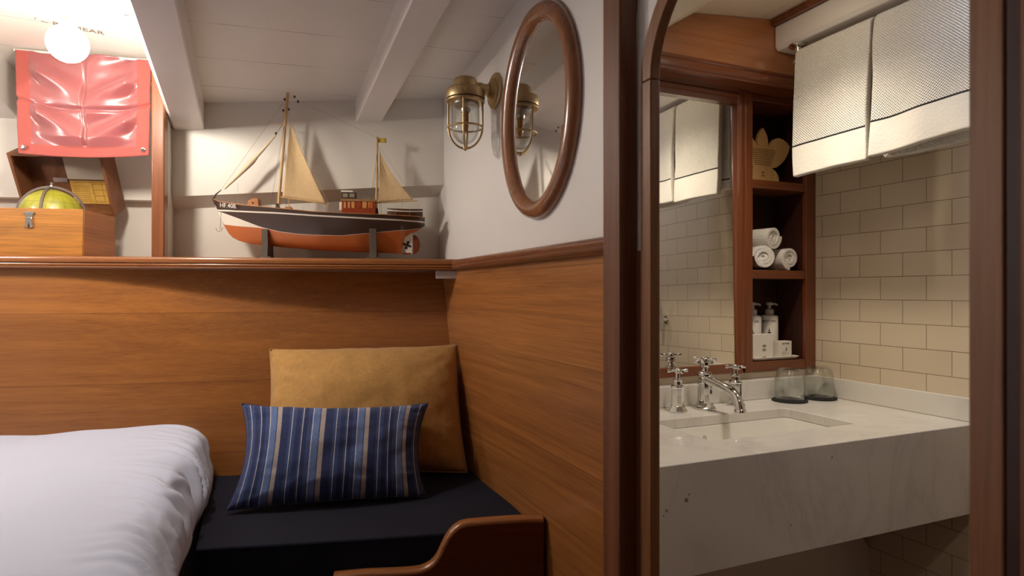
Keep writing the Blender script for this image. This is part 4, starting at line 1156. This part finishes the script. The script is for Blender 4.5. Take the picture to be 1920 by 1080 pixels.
# globe inside
gc = onN(97, 398, (n0 + n1) / 2); gr = .0985; gc.z = E + z1 - .016
gl = empty('star_globe', gc - Vector((0, 0, gr)), 'yellow green globe with a grey meridian ring inside the open box', 'globe')
def globe_mat():
    m = NT('yellow_green_globe'); m.set(Roughness=.35, Coat_Weight=.3)
    tc = m.n('ShaderNodeTexCoord'); mp = m.n('ShaderNodeMapping'); mp.inputs['Location'].default_value = (0, 0, -gr); m.l(tc.outputs['Object'], mp.inputs[0])
    sp = m.n('ShaderNodeSeparateXYZ'); m.l(mp.outputs[0], sp.inputs[0])
    lon = m.math('ARCTAN2', sp.outputs[1], sp.outputs[0]); lat = m.math('ARCSINE', m.math('DIVIDE', sp.outputs[2], gr))
    def ln(x, st, wd):
        q = m.math('FRACT', m.math('DIVIDE', m.math('ADD', x, 10.0), st)); return m.math('LESS_THAN', q, wd)
    k = m.math('MAXIMUM', ln(lon, PI / 9, .05), ln(lat, PI / 9, .05))
    n = m.n('ShaderNodeTexNoise', i_Scale=12.0, i_Detail=4.0); m.l(tc.outputs['Object'], n.inputs['Vector'])
    base = m.ramp(n.outputs[0], [(.35, srgb(142, 140, 36)), (.65, srgb(170, 166, 54))]).outputs[0]
    m.l(m.mix(m.math('MULTIPLY', k, .7), base, srgb(90, 96, 30)), m.b.inputs['Base Color']); return m.m
bm = BM(); lathe(bm, gc, [(gr * math.sin(PI * k / 32), -gr * math.cos(PI * k / 32)) for k in range(33)], 48); obj('sphere', bm, globe_mat(), gl, smooth=180)
for (dr, nm, ang) in ((.0135, 'meridian_ring', R(8)), (.008, 'vertical_ring', R(100))):
    dv = e_ * math.cos(ang) + n_ * math.sin(ang)
    bm = BM(); k0 = 48
    sidev = dv.cross(Vector((0, 0, 1)))
    rw = []
    for k in range(k0):
        a = 2 * PI * k / k0; rad = dv * math.cos(a) + Vector((0, 0, math.sin(a)))
        rw.append([bm.verts.new(gc + rad * (gr + x) + sidev * y) for x, y in ((dr - .008, -.004), (dr, -.004), (dr, .004), (dr - .008, .004))])
    for k in range(k0):
        A, B = rw[k], rw[(k + 1) % k0]
        for q in range(4): bm.faces.new([A[q], A[(q + 1) % 4], B[(q + 1) % 4], B[q]])
    obj(nm, bm, M['pewter'], gl, smooth=40)
bm = BM(); lathe(bm, gc + Vector((0, 0, gr + .010)), [(.006, 0), (.006, .006), (.003, .008), (.005, .012), (.005, .015), (0, .018)], 14); obj('finial', bm, M['steel'], gl)
# pencilled lettering and a hook on the niche ceiling
pt = [onZ(127, 50, .9)]
def on_plane(x, y, f):
    d = ray(x, y); lo, hi = .5, 4
    for _ in range(50):
        md = (lo + hi) / 2
        if d.z * md < f(d.x * md, d.y * md): lo = md
        else: hi = md
    return Wd(*(d * lo))
A_, B_ = on_plane(78, 39, ceil_left), on_plane(183, 60, ceil_left)
up_ = on_plane(127, 30, ceil_left) - on_plane(127, 60, ceil_left)
tx = text_mesh('ceiling_lettering', "' ~ RU\u2019MEAR", .035, M['ink_pale'], None, (A_ + B_) / 2 - Vector((0, 0, .0012)), B_ - A_, up_, .0005)
tag(tx, 'faint grey lettering written on the white ceiling beside the globe lamp', 'lettering')
hk = on_plane(237, 27, ceil_left)
bm = BM(); lathe(bm, hk, [(.006, 0), (.006, -.003), (.002, -.004)], 12); tube(bm, [hk - Vector((0, 0, .003)), hk - Vector((0, 0, .016)), hk + Vector((.006, 0, -.021)), hk + Vector((.011, 0, -.016))], .0016, 6)
tag(obj('ceiling_hook', bm, M['steel']), 'small grey metal hook in the white ceiling beside the beam', 'hook')

# ================================================================== BATHROOM FITTINGS
ZC = -.3935                                    # counter top
# marble counter with a cut-out, apron and upstands
ct = empty('countertop', Wd(1.35, 1.14, -.657), 'thick white marble washbasin counter with a deep front apron', 'counter')
CX0, CX1, CY0, CY1 = XB + .0155, XT - .0005, 1.138, YM + .0045
HX0, HX1, HY0, HY1 = 1.112, 1.657, 1.282, 1.548
def rrect(x0, x1, y0, y1, r, n=8):
    P = []
    for cx, cy, a0 in ((x1 - r, y1 - r, 0), (x0 + r, y1 - r, PI / 2), (x0 + r, y0 + r, PI), (x1 - r, y0 + r, 3 * PI / 2)):
        for k in range(n + 1): P.append((cx + r * math.cos(a0 + PI / 2 * k / n), cy + r * math.sin(a0 + PI / 2 * k / n)))
    return P
def to_edge(x, y, x0, x1, y0, y1):
    cx, cy = (HX0 + HX1) / 2, (HY0 + HY1) / 2; dx, dy = x - cx, y - cy; t = 1e9
    if dx > 1e-9: t = min(t, (x1 - cx) / dx)
    if dx < -1e-9: t = min(t, (x0 - cx) / dx)
    if dy > 1e-9: t = min(t, (y1 - cy) / dy)
    if dy < -1e-9: t = min(t, (y0 - cy) / dy)
    return (cx + dx * t, cy + dy * t)
inner = rrect(HX0, HX1, HY0, HY1, .022)
outer = [to_edge(x, y, CX0, CX1, CY0, CY1) for x, y in inner]
cor = [(CX1, CY1), (CX0, CY1), (CX0, CY0), (CX1, CY0)]
for c in cor:                       # snap the nearest outer point to each corner
    k = min(range(len(outer)), key=lambda i: math.dist(outer[i], c)); outer[k] = c
bm = BM(); tk_ = .030
rings = [[bm.verts.new(Wd(x, y, z)) for x, y in P] for P, z in ((outer, ZC), (inner, ZC), (inner, ZC - tk_))]
front = lambda y: y < CY0 + 1e-4
rings.append([bm.verts.new(Wd(x, CY0 + .022 if front(y) else y, ZC - tk_)) for x, y in outer])
rings.append([bm.verts.new(Wd(x, CY0 + .022 if front(y) else y, -.656 if front(y) else ZC - tk_)) for x, y in outer])
rings.append([bm.verts.new(Wd(x, y, -.656 if front(y) else ZC - tk_)) for x, y in outer])
m_ = len(inner)
for q in range(6):
    A, B = rings[q], rings[(q + 1) % 6]
    for k in range(m_): bm.faces.new([A[k], A[(k + 1) % m_], B[(k + 1) % m_], B[k]])
bmesh.ops.remove_doubles(bm, verts=bm.verts, dist=.00002)
obj('slab', bm, M['marble'], ct, bevel=.002)
bm = BM(); box(bm, CX0, CX1, 1.705, CY1, ZC + .0005, -.322); obj('back_upstand', bm, M['marble'], ct, bevel=.002)
bm = BM(); box(bm, XT - .017, CX1, CY0, 1.7045, ZC + .0005, -.322); obj('side_upstand', bm, M['marble'], ct, bevel=.002)
# basin under the cut-out
bs = empty('washbasin', Wd((HX0 + HX1) / 2, (HY0 + HY1) / 2, ZC - .17), 'white undermounted rectangular washbasin in the marble counter', 'basin')
bm = BM(); rr_ = []
for d, z in ((-.028, -.0315), (-.028, -.0365), (-.006, -.0315), (.0, -.036), (.006, -.10), (.016, -.13), (.04, -.145), (.085, -.150)):
    rr_.append([bm.verts.new(Wd(x, y, ZC + z)) for x, y in rrect(HX0 + d, HX1 - d, HY0 + d, HY1 - d, max(.02, .03 + d * .3))])
rr_ = rr_[2:]
bm.free(); bm = BM(); rr_ = []
prof = [(.002, -.0308), (.004, -.036), (.009, -.10), (.018, -.128), (.042, -.143), (.09, -.148), (.09, -.156), (.036, -.152), (.008, -.134), (-.003, -.10), (-.008, -.040), (-.026, -.038), (-.026, -.0308)]
for d, z in prof:
    rr_.append([bm.verts.new(Wd(x, y, ZC + z)) for x, y in rrect(HX0 + d, HX1 - d, HY0 + d, HY1 - d, .034)])
nn_ = len(rr_[0])
for A, B in zip(rr_, rr_[1:] + rr_[:1]):
    if A is rr_[5]: continue
    for k in range(nn_): bm.faces.new([A[k], A[(k + 1) % nn_], B[(k + 1) % nn_], B[k]])
bm.faces.new(rr_[5]); bm.faces.new(rr_[6][::-1])
obj('bowl', bm, M['porcelain'], bs, smooth=50)
bm = BM(); lathe(bm, Wd((HX0 + HX1) / 2, (HY0 + HY1) / 2, ZC - .1478), [(.030, 0), (.030, .003), (.020, .004), (.018, .001), (0, .001)], 24); obj('drain', bm, M['chrome'], bs)
bm = BM(); lathe(bm, Wd(1.31, HY1 - .0065, ZC - .068), [(.009, 0), (.009, .0006), (0, .0007)], 24, Vector((0, -1, .08))); obj('maker_mark', bm, plain('pale_grey_mark', srgb(198, 192, 180), .3), bs)

# taps: two handles and a spout between them
def cross_handle(par, c, L_, r, turn=0.0):
    bm = BM()
    lathe(bm, c, [(.006, -.012), (.008, -.006), (.012, -.003), (.0125, .003), (.010, .0065), (.005, .008), (0, .0085)], 20)
    for k in range(4):
        a = PI / 2 * k + turn; d = Vector((math.cos(a), math.sin(a), 0))
        lathe(bm, c + d * .010, [(.0042, 0), (.0042, L_ * .45), (.0052, L_ * .62), (.0064, L_ - .010), (.0062, L_ - .002), (.004, L_)], 12, d)
    return obj('cross_handle', bm, M['chrome'], par)
def tap(x, y, label, turn):
    t = empty('basin_tap', Wd(x, y, ZC + .0005), label, 'tap', 'cross handled basin taps')
    c = Wd(x, y, ZC)
    bm = BM(); lathe(bm, c, [(.032, .0006), (.032, .004), (.029, .008), (.026, .013), (.023, .018), (.0215, .020)], 8); obj('base', bm, M['chrome'], t, smooth=20, bevel=.0008)
    bm = BM(); lathe(bm, c, [(.0205, .019), (.0205, .076), (.0225, .080), (.0215, .084), (.015, .088), (.014, .100), (.0155, .102), (.014, .106), (.008, .108), (.0075, .126)], 8)
    obj('pillar', bm, M['chrome'], t, smooth=20, bevel=.0006)
    cross_handle(t, c + Vector((0, 0, .134)), .026, .006, turn); return t
tap(1.283, 1.640, 'chrome cross handled basin tap at the left of the spout', R(-12))
tap(1.535, 1.650, 'chrome cross handled basin tap behind the end of the spout', R(-20))
sp_ = empty('basin_spout', Wd(1.395, 1.640, ZC + .0005), 'tall chrome basin mixer with a down-curved spout between the two taps', 'tap')
c = Wd(1.395, 1.640, ZC)
bm = BM(); lathe(bm, c, [(.036, .0006), (.036, .005), (.032, .009), (.028, .015), (.0255, .020), (.0245, .022)], 8); obj('base', bm, M['chrome'], sp_, smooth=20, bevel=.0008)
bm = BM(); lathe(bm, c, [(.0235, .021), (.0235, .108), (.0255, .112), (.0255, .118), (.020, .123), (.011, .127), (.009, .136), (.015, .141), (.0165, .150), (.016, .158)], 8); obj('pillar', bm, M['chrome'], sp_, smooth=20, bevel=.0006)
cross_handle(sp_, c + Vector((0, 0, .166)), .028, .006, R(35))
pts = [(0, .100), (.03, .097), (.07, .088), (.105, .080), (.128, .070), (.142, .054), (.150, .036), (.1525, .024)]
pts = [interp(pts, k / 24) for k in range(25)]
bm = BM(); tube(bm, [c + Vector((0, -y - .008, z)) for y, z in pts], [.0165 - .002 * min(1, k / 12) + .0015 * max(0, (k - 15) / 9) for k in range(25)], 14); obj('spout', bm, M['chrome'], sp_)
bm = BM(); d = Vector((0, -.14, -1)); lathe(bm, c + Vector((0, -.1600, .028)), [(.016, 0), (.0185, .003), (.0185, .012), (.015, .014), (.011, .008), (0, .008)], 20, d); obj('nozzle', bm, M['chrome'], sp_)

# tumblers upside down on round felt coasters
def coaster(x, y, label):
    bm = BM(); lathe(bm, Wd(x, y, ZC + .0005), [(.058, 0), (.0605, .001), (.0605, .0045), (.058, .0055), (0, .0055)], 40)
    return tag(obj('coaster', bm, M['rubber']), label, 'coaster', 'black coasters on the counter')
def tumbler(x, y, label):
    z = ZC + .0063
    bm = BM(); lathe(bm, Wd(x, y, z), [(.0480, .0005), (.0505, .018), (.0515, .045), (.0500, .075), (.0455, .096), (.0380, .108), (.028, .1125), (0, .1125),
                                      ], 44, cap=False)
    lathe(bm, Wd(x, y, z), [(0, .1065), (.026, .1065), (.0355, .1025), (.0435, .091), (.0478, .073), (.0492, .045), (.0482, .018), (.0460, .0005)], 44, cap=False)
    o1 = [v for v in bm.verts if abs(v.co.z - (z + .0005 + E)) < 1e-6]
    bmesh.ops.bridge_loops(bm, edges=[e for e in bm.edges if e.verts[0] in o1 and e.verts[1] in o1])
    return tag(obj('tumbler', bm, M['glass'], smooth=60), label, 'glass', 'tumblers on the counter')
coaster(1.776, 1.640, 'round black coaster under the left upturned tumbler')
coaster(1.915, 1.636, 'round black coaster under the right upturned tumbler in the corner')
tumbler(1.776, 1.640, 'clear tumbler upside down on the left black coaster beside the taps')
tumbler(1.915, 1.636, 'clear tumbler upside down on the right black coaster in the counter corner')

# cabinet: mirror on the left, open shelves on the right
YF = 1.725
cb = empty('mirror_cabinet', Wd(1.36, YF, -.296), 'mahogany wall cabinet with a large mirror and open shelves over the basin', 'cabinet')
def cbox(name, x0, x1, y0, y1, z0, z1, m, bev=.0025, par=None):
    bm = BM(); box(bm, x0, x1, y0, y1, z0, z1); return obj(name, bm, m, par or cb, bevel=bev)
XL, XM, XS0, XS1, XR = XB + .03, 1.6096, 1.682, 1.948, 1.9985
bm = BM()
prism(bm, [Wd(XM, y, z) for y, z in ((YF, -.296), (YF, -.296))] and [Wd(x, YF + .010, -.262) for x in (XL, XM)] + [Wd(x, YF + .010, .690) for x in (XM, XL)],
          [Wd(x, YF + .0135, -.262) for x in (XL, XM)] + [Wd(x, YF + .0135, .690) for x in (XM, XL)])
# the pane hangs a hair out of plumb
for v in bm.verts: v.co.y += (v.co.z - E - .2) * .0105
pane = obj('mirror_pane', bm, M['mirror'], cb, smooth=0)
# mirror frame members with a stepped moulding
def mould(name, pts, fn, a, b, m):
    bm = BM(); prism(bm, [fn(a, *p) for p in pts], [fn(b, *p) for p in pts]); return obj(name, bm, m, cb, smooth=30)
cbox('bottom_rail', XL, XS0, YF - .004, YF + .03, -.296, -.262, M['bath_x'])
pr = [(YF - .012, .724), (YF - .012, .714), (YF - .006, .711), (YF - .006, .706), (YF - .014, .704), (YF - .014, .697), (YF - .002, .694), (YF + .0, .676), (YF + .03, .676), (YF + .03, .724)]
mould('top_rail', pr, lambda x, y, z: Wd(x, y, z), XL, XM + .004, M['bath_x'])
st = [(XM, YF + .008), (XM + .003, YF - .001), (XM + .012, YF - .003), (XM + .017, YF - .008), (XM + .024, YF - .008), (XM + .028, YF - .004), (XM + .036, YF - .004), (XM + .040, YF - .008), (XS0 - .004, YF - .008), (XS0, YF - .004), (XS0, YF + .15), (XS0 - .016, YF + .15), (XS0 - .016, YF + .03), (XM, YF + .03)]
mould('stile', st, lambda z, x, y: Wd(x, y, z), -.296, .7235, M['bath_z'])
cbox('right_stile', XS1, XR, YF - .004, YF + .15, -.296, .7235, M['bath_z'])
cbox('top_panel', XS0, XS1, YF + .002, YF + .15, .700, .7235, M['bath_x'])
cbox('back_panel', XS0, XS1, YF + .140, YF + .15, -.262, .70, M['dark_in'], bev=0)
cbox('shelf_board', XS0 + .0005, XS1 - .0005, YF - .002, YF + .139, .3785, .410, M['bath_x'])
cbox('shelf_board', XS0 + .0005, XS1 - .0005, YF - .002, YF + .139, .046, .078, M['bath_x'])
cbox('shelf_board', XS0 + .0005, XS1 - .0005, YF - .002, YF + .139, -.296, -.259, M['bath_x'])
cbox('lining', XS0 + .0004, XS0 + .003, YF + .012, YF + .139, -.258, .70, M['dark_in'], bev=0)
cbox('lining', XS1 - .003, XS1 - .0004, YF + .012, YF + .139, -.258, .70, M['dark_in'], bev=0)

# cut-out wooden flower sign on the upper shelf
fl = empty('flower_sign', Wd(1.80, YF + .075, .4105), 'pale wooden flower shaped sign with small print on the upper shelf', 'sign')
half_o = [(.0, 0.217), (.010, .206), (.020, .190), (.0255, .172), (.0265, .158), (.024, .143), (.0275, .146), (.040, .160), (.057, .178), (.080, .185), (.104, .181), (.124, .170), (.139, .156),
          (.128, .126), (.110, .100), (.092, .084), (.070, .070), (.045, .064), (.062, .056), (.076, .042), (.082, .028), (.081, .014), (.072, .0), (.018, .0), (.016, .007), (.010, .009), (.006, .005), (.005, 0)]
cxs = 1.806
yS = YF + .070
full = [(x, z) for x, z in half_o] + [(-x, z) for x, z in half_o[::-1] if x > 1e-6]
bm = BM(); prism(bm, [Wd(cxs + x, yS, .4106 + z) for x, z in full], [Wd(cxs + x, yS + .012, .4106 + z) for x, z in full])
pl_w = wood('pale_birch_sign', srgb(206, 158, 98), srgb(232, 190, 130), 2, 0, rough=.5, coat=.1, fig=.5)
o = obj('board', bm, pl_w, fl, smooth=30)
for v in o.data.vertices:
    pass
bm = BM(); random.seed(3)
for k in range(9):
    zz = .4106 + .132 - k * .0074; x = -.058 + .002 * k; x1 = .062 - .0035 * max(0, k - 1)
    while x < x1:
        w_ = random.uniform(.003, .010); box(bm, cxs + x, cxs + min(x + w_, x1), yS - .0006, yS - .0001, zz, zz + .0024); x += w_ + .002
tag(obj('small_print', bm, plain('brown_print', srgb(96, 66, 36), .7), fl, smooth=0), kind='stuff')
def crest(par, x, y, z, s, m, nm='printed_emblem'):
    bm = BM()
    for a in (-50, -25, 0, 25, 50):
        d = Vector((math.sin(R(a)), 0, math.cos(R(a)))); q = Vector((d.z, 0, -d.x)); c = Wd(x, y, z)
        prism(bm, [c + d * s * .25 + q * s * .05, c + d * s * .8 + q * s * .10, c + d * s, c + d * s * .8 - q * s * .10, c + d * s * .25 - q * s * .05],
                  [c + d * s * .25 + q * s * .05 - Vector((0, .0004, 0)), c + d * s * .8 + q * s * .10 - Vector((0, .0004, 0)), c + d * s - Vector((0, .0004, 0)), c + d * s * .8 - q * s * .10 - Vector((0, .0004, 0)), c + d * s * .25 - q * s * .05 - Vector((0, .0004, 0))])
    for k, wd in enumerate((.55, .75)):
        x0 = x - wd * s
        for q in range(5): box(bm, x0 + q * wd * s * .4, x0 + q * wd * s * .4 + wd * s * .3, y - .0004, y, z - s * (.25 + .42 * k) - s * .28, z - s * (.25 + .42 * k))
    return obj(nm, bm, m, par, smooth=0)
crest(fl, cxs, yS - .0001, .4106 + .040, .011, M['gold_ink'])

# rolled towels on the middle shelf
def rolled(x, z, y0, ln, r, yaw, seed, label):
    t = None
    bm = BM(); turns = 3.4; n = 150; th_ = r / (turns + .5)
    ax = Vector((math.sin(yaw), math.cos(yaw), 0)); sx_ = Vector((math.cos(yaw), -math.sin(yaw), 0)); up = Vector((0, 0, 1))
    c0 = Wd(x, y0, z + r)
    def f(a, b):
        th = a * turns * 2 * PI + seed; rad = r * (.10 + .90 * a) - th_ * .5
        lump = 1 + .04 * nz(a * 9, b * 3, seed)
        p = c0 + ax * (b * ln - .004 * (1 - a) * 0 + .006 * nz(a * 6, seed) * (1 if b < .5 else 0) + .010 * (1 - a) * (b < .02)) + (sx_ * math.cos(th) + up * math.sin(th)) * rad * lump
        return p
    grid(bm, f, n, 10)
    o = obj('rolled_towel', bm, M['terry'], smooth=180); sd = o.modifiers.new('pile', 'SOLIDIFY'); sd.thickness = th_ * .93; sd.offset = 0
    bv = o.modifiers.new('soft', 'BEVEL'); bv.width = .003; bv.segments = 2; bv.limit_method = 'ANGLE'; bv.angle_limit = R(50)
    return tag(o, label, 'towel', 'rolled towels on the middle shelf')
rz = .0785; rr0 = .0475
rolled(1.754, rz, YF + .012, .115, rr0, R(24), .5, 'rolled white towel at the lower left of the stack of three')
rolled(1.888, rz, YF + .014, .112, rr0 * .96, R(3), 2.1, 'rolled white towel at the lower right of the stack of three')
rolled(1.812, rz + .0775, YF + .020, .112, rr0 * .98, R(-8), 3.9, 'rolled white towel lying on top of the other two')

# toiletries on the lowest shelf
dz = -.2588
bm = BM(); PR = []
tr = empty('soap_tray', Wd(1.80, YF + .04, dz), 'white oblong dish under the small boxes on the lowest shelf', 'dish')
for d, z in ((.014, .0), (.004, .008), (0, .0125), (.002, .0135), (.008, .010), (.018, .0045)):
    PR.append([bm.verts.new(Wd(x, y, dz + z)) for x, y in rrect(1.690 + d, 1.925 - d, YF + .000 + d, YF + .070 - d, .012)])
for A, B in zip(PR, PR[1:]):
    for k in range(len(A)): bm.faces.new([A[k], A[(k + 1) % len(A)], B[(k + 1) % len(A)], B[k]])
bm.faces.new(PR[0]); bm.faces.new(PR[-1]); obj('dish', bm, M['ceramic'], tr, smooth=50)
card = plain('white_card', srgb(226, 218, 206), .6)
def carton(x0, x1, y0, y1, z0, z1, label):
    t = empty('carton', Wd((x0 + x1) / 2, (y0 + y1) / 2, z0), label, 'box', 'small white cartons on the dish')
    bm = BM(); box(bm, x0, x1, y0, y1, z0, z1); obj('body', bm, card, t, bevel=.001)
    return t
t = carton(1.708, 1.806, YF + .020, YF + .052, dz + .005, dz + .098, 'larger white cube shaped carton with a bronze emblem on the dish')
crest(t, 1.762, YF + .0199, dz + .048, .013, M['gold_ink'])
text_mesh('small_wording', 'soap', .010, M['gold_ink'], t, Wd(1.762, YF + .0197, dz + .014), Vector((1, 0, 0)), Vector((0, 0, 1)), .0003)
t = carton(1.838, 1.900, YF + .020, YF + .050, dz + .005, dz + .069, 'smaller white carton with grey print at the right of the dish')
text_mesh('small_wording', 'BOTTIMI', .0085, M['ink'], t, Wd(1.870, YF + .0197, dz + .059), Vector((1, 0, 0)), Vector((0, 0, 1)), .0003)
bm = BM(); box(bm, 1.848, 1.874, YF + .0194, YF + .0199, dz + .028, dz + .0288); box(bm, 1.848, 1.888, YF + .0194, YF + .0199, dz + .022, dz + .0228); box(bm, 1.848, 1.870, YF + .0194, YF + .0199, dz + .016, dz + .0168); box(bm, 1.846, 1.892, YF + .0194, YF + .0199, dz + .007, dz + .0105)
obj('printed_lines', bm, M['ink_pale'], t, smooth=0)
def ship_mark(par, x, y, z, s):
    bm = BM()
    prism(bm, [Wd(x, y, z + s), Wd(x + s * .16, y, z + s * .25), Wd(x - s * .16, y, z + s * .25)], [Wd(x, y - .0004, z + s), Wd(x + s * .16, y - .0004, z + s * .25), Wd(x - s * .16, y - .0004, z + s * .25)])
    box(bm, x - s * .3, x + s * .3, y - .0004, y, z, z + s * .2); obj('printed_emblem', bm, M['ink'], par, smooth=0)
ship_mark(t, 1.872, YF + .0199, dz + .034, .014)
def bottle(x, y, r, label):
    t = empty('pump_bottle', Wd(x, y, dz), label, 'bottle', 'white pump bottles on the lowest shelf')
    c = Wd(x, y, dz)
    bm = BM(); lathe(bm, c, [(r - .003, 0), (r, .003), (r, .158), (r - .003, .163), (r * .72, .165), (.014, .166), (0, .166)], 36); obj('body', bm, card, t)
    bm = BM(); lathe(bm, c, [(.0165, .1665), (.0165, .186), (.0125, .189), (.0065, .190), (.0065, .203), (.012, .204), (.0125, .213), (.009, .216), (0, .216)], 24)
    d = Vector((.55, -.8, 0)).normalized()
    tube(bm, [c + Vector((0, 0, .209)), c + Vector((0, 0, .209)) + d * .022, c + Vector((0, 0, .204)) + d * .030], [.005, .0042, .0035], 10)
    obj('pump', bm, plain('grey_pump_plastic', srgb(166, 158, 150), .4), t)
    vd = Vector((-x, -y, 0)).normalized(); rt2 = Vector((0, 0, 1)).cross(vd)
    for ttx, zz, s in (('BOTTIMI', .142, .0125),):
        k = len(ttx); 
        for i, chx in enumerate(ttx):
            an = (i - (k - 1) / 2) * .0078 / r
            dd = vd * math.cos(an) + rt2 * math.sin(an)
            text_mesh('label_letter', chx, s, M['ink'], t, c + dd * (r + .0003) + Vector((0, 0, zz)), Vector((0, 0, 1)).cross(dd), Vector((0, 0, 1)), .0003)
    mk = c + vd * (r + .0004) + Vector((0, 0, .096))
    bm = BM(); s = .022
    q = lambda u, v: mk + rt2 * u * s + Vector((0, 0, v * s))
    prism(bm, [q(0, 1), q(.13, .3), q(-.13, .3)], [p - vd * .001 for p in (q(0, 1), q(.13, .3), q(-.13, .3))])
    prism(bm, [q(-.28, 0), q(.28, 0), q(.24, .22), q(-.24, .22)], [p - vd * .001 for p in (q(-.28, 0), q(.28, 0), q(.24, .22), q(-.24, .22))])
    obj('printed_emblem', bm, M['ink'], t, smooth=0)
    return t
bottle(1.786, YF + .103, .0325, 'white pump bottle at the left behind the larger carton')
bottle(1.872, YF + .103, .0325, 'white pump bottle at the right behind both cartons')

# towel rail under the boxed beam, and two bath towels over it
RX, RZ = 1.742, .797
rl = empty('towel_rail', Wd(RX, 1.3, RZ), 'chrome towel rail hanging under the boxed beam', 'rail')
bm = BM(); tube(bm, [Wd(RX, .60, RZ), Wd(RX, 1.585, RZ)], .009, 14); obj('bar', bm, M['chrome'], rl)
for y in (1.572, .64):
    bm = BM(); lathe(bm, Wd(RX, y, .8525), [(.032, 0), (.032, -.004), (.027, -.008), (.012, -.011), (.010, -.05)], 28); obj('bracket', bm, M['chrome'], rl)
def bath_towel(y0, y1, zf, zbk, xo, seed, label, slant=0.0):
    """y0 far edge, y1 near edge"""
    r = .020; zt2 = RZ + .010
    front = [(RX - r - xo, 0)]
    Lf = zt2 - zf; Lb = zt2 - zbk; arc = PI * r; T = Lf + arc + Lb
    def f(a, b):
        l = b * T
        y = y0 + (y1 - y0) * a
        if l < Lf:
            q = l / Lf; x = RX - r - xo * (1 - q) ** .7; z = zf + l
            k = 1 - q
        elif l < Lf + arc:
            an = (l - Lf) / r; x = RX - r * math.cos(an); z = zt2 + r * math.sin(an) * .7; k = 0
        else:
            q = (l - Lf - arc) / Lb; x = RX + r + .006 * q; z = zt2 - (l - Lf - arc); k = q
        wv = k * (.010 * nz(y * 9, z * 1.5, seed) + .004 * math.sin(y * 38 + seed + 2 * z)) + .003 * nz(y * 14, z * 9, seed + 4)
        x += wv
        z += k * (.010 * nz(y * 6, seed + 8.0) + slant * a) if l < Lf else k * .012 * nz(y * 6, seed + 5.0)
        ye = (a - .5) * 2
        y += .006 * ye * nz(z * 7, seed) + .005 * k * math.sin(z * 11 + seed)
        return Wd(x, y, z)
    bm = BM(); grid(bm, f, 60, 110)
    uv = bm.loops.layers.uv.verify()
    for fc in bm.faces:
        for lp in fc.loops: lp[uv].uv = (lp[uv].uv.x * abs(y1 - y0), lp[uv].uv.y * T)
    o = obj('bath_towel', bm, M['towel'], smooth=180)
    sd = o.modifiers.new('pile', 'SOLIDIFY'); sd.thickness = .022; sd.offset = 0; sd.use_rim = True; sd.material_offset_rim = 1; o.data.materials.append(M['terry'])
    bv = o.modifiers.new('soft', 'BEVEL'); bv.width = .004; bv.segments = 2; bv.limit_method = 'ANGLE'; bv.angle_limit = R(60)
    return tag(o, label, 'towel', 'white bath towels on the rail')
bath_towel(1.556, 1.283, .392, .415, .016, 1.3, 'white waffle bath towel with a dark stripe hanging at the far end of the rail')
bath_towel(1.270, .955, .402, .40, .022, 4.7, 'white waffle bath towel with a dark stripe hanging nearer on the rail', .012)

# plain casing under the counter, and a chrome fitting further along the tiled wall
bm = BM(); pc0 = onY(1632, 1030, 1.55)
P = [(XB + .02, -1.2), (1.93, -1.2), (1.66, -.66), (XB + .02, -.66)]
a, b = onY(1627, 1022, 1.50), onY(1660, 1080, 1.50)
sl = (b.x - a.x) / (b.z - a.z)
P = [(XB + .02, -E + .002), (a.x + sl * (-E + .002 - (a.z - E)), -E + .002), (a.x + sl * (-.658 - (a.z - E)), -.658), (XB + .02, -.658)]
prism(bm, [Wd(x, 1.50, z) for x, z in P], [Wd(x, 1.72, z) for x, z in P])
tag(obj('pipe_casing', bm, M['white'], smooth=0, bevel=.004), 'plain pale casing with a slanted edge under the marble counter', 'casing')
hs = empty('shower_fitting', Wd(1.97, .818, -.18), 'slim chrome fitting on the tiled wall near the doorway', 'fitting')
bm = BM(); lathe(bm, Wd(XT, .818, -.13), [(.02, 0), (.02, .005), (.010, .010), (.009, .03)], 20, Vector((-1, 0, 0))); obj('bracket', bm, M['chrome'], hs)
bm = BM(); tube(bm, [Wd(1.965, .818, -.19), Wd(1.965, .818, -.12), Wd(1.960, .818, -.06), Wd(1.945, .818, -.015)], [.007, .009, .008, .011], 12); obj('handset', bm, M['chrome'], hs)
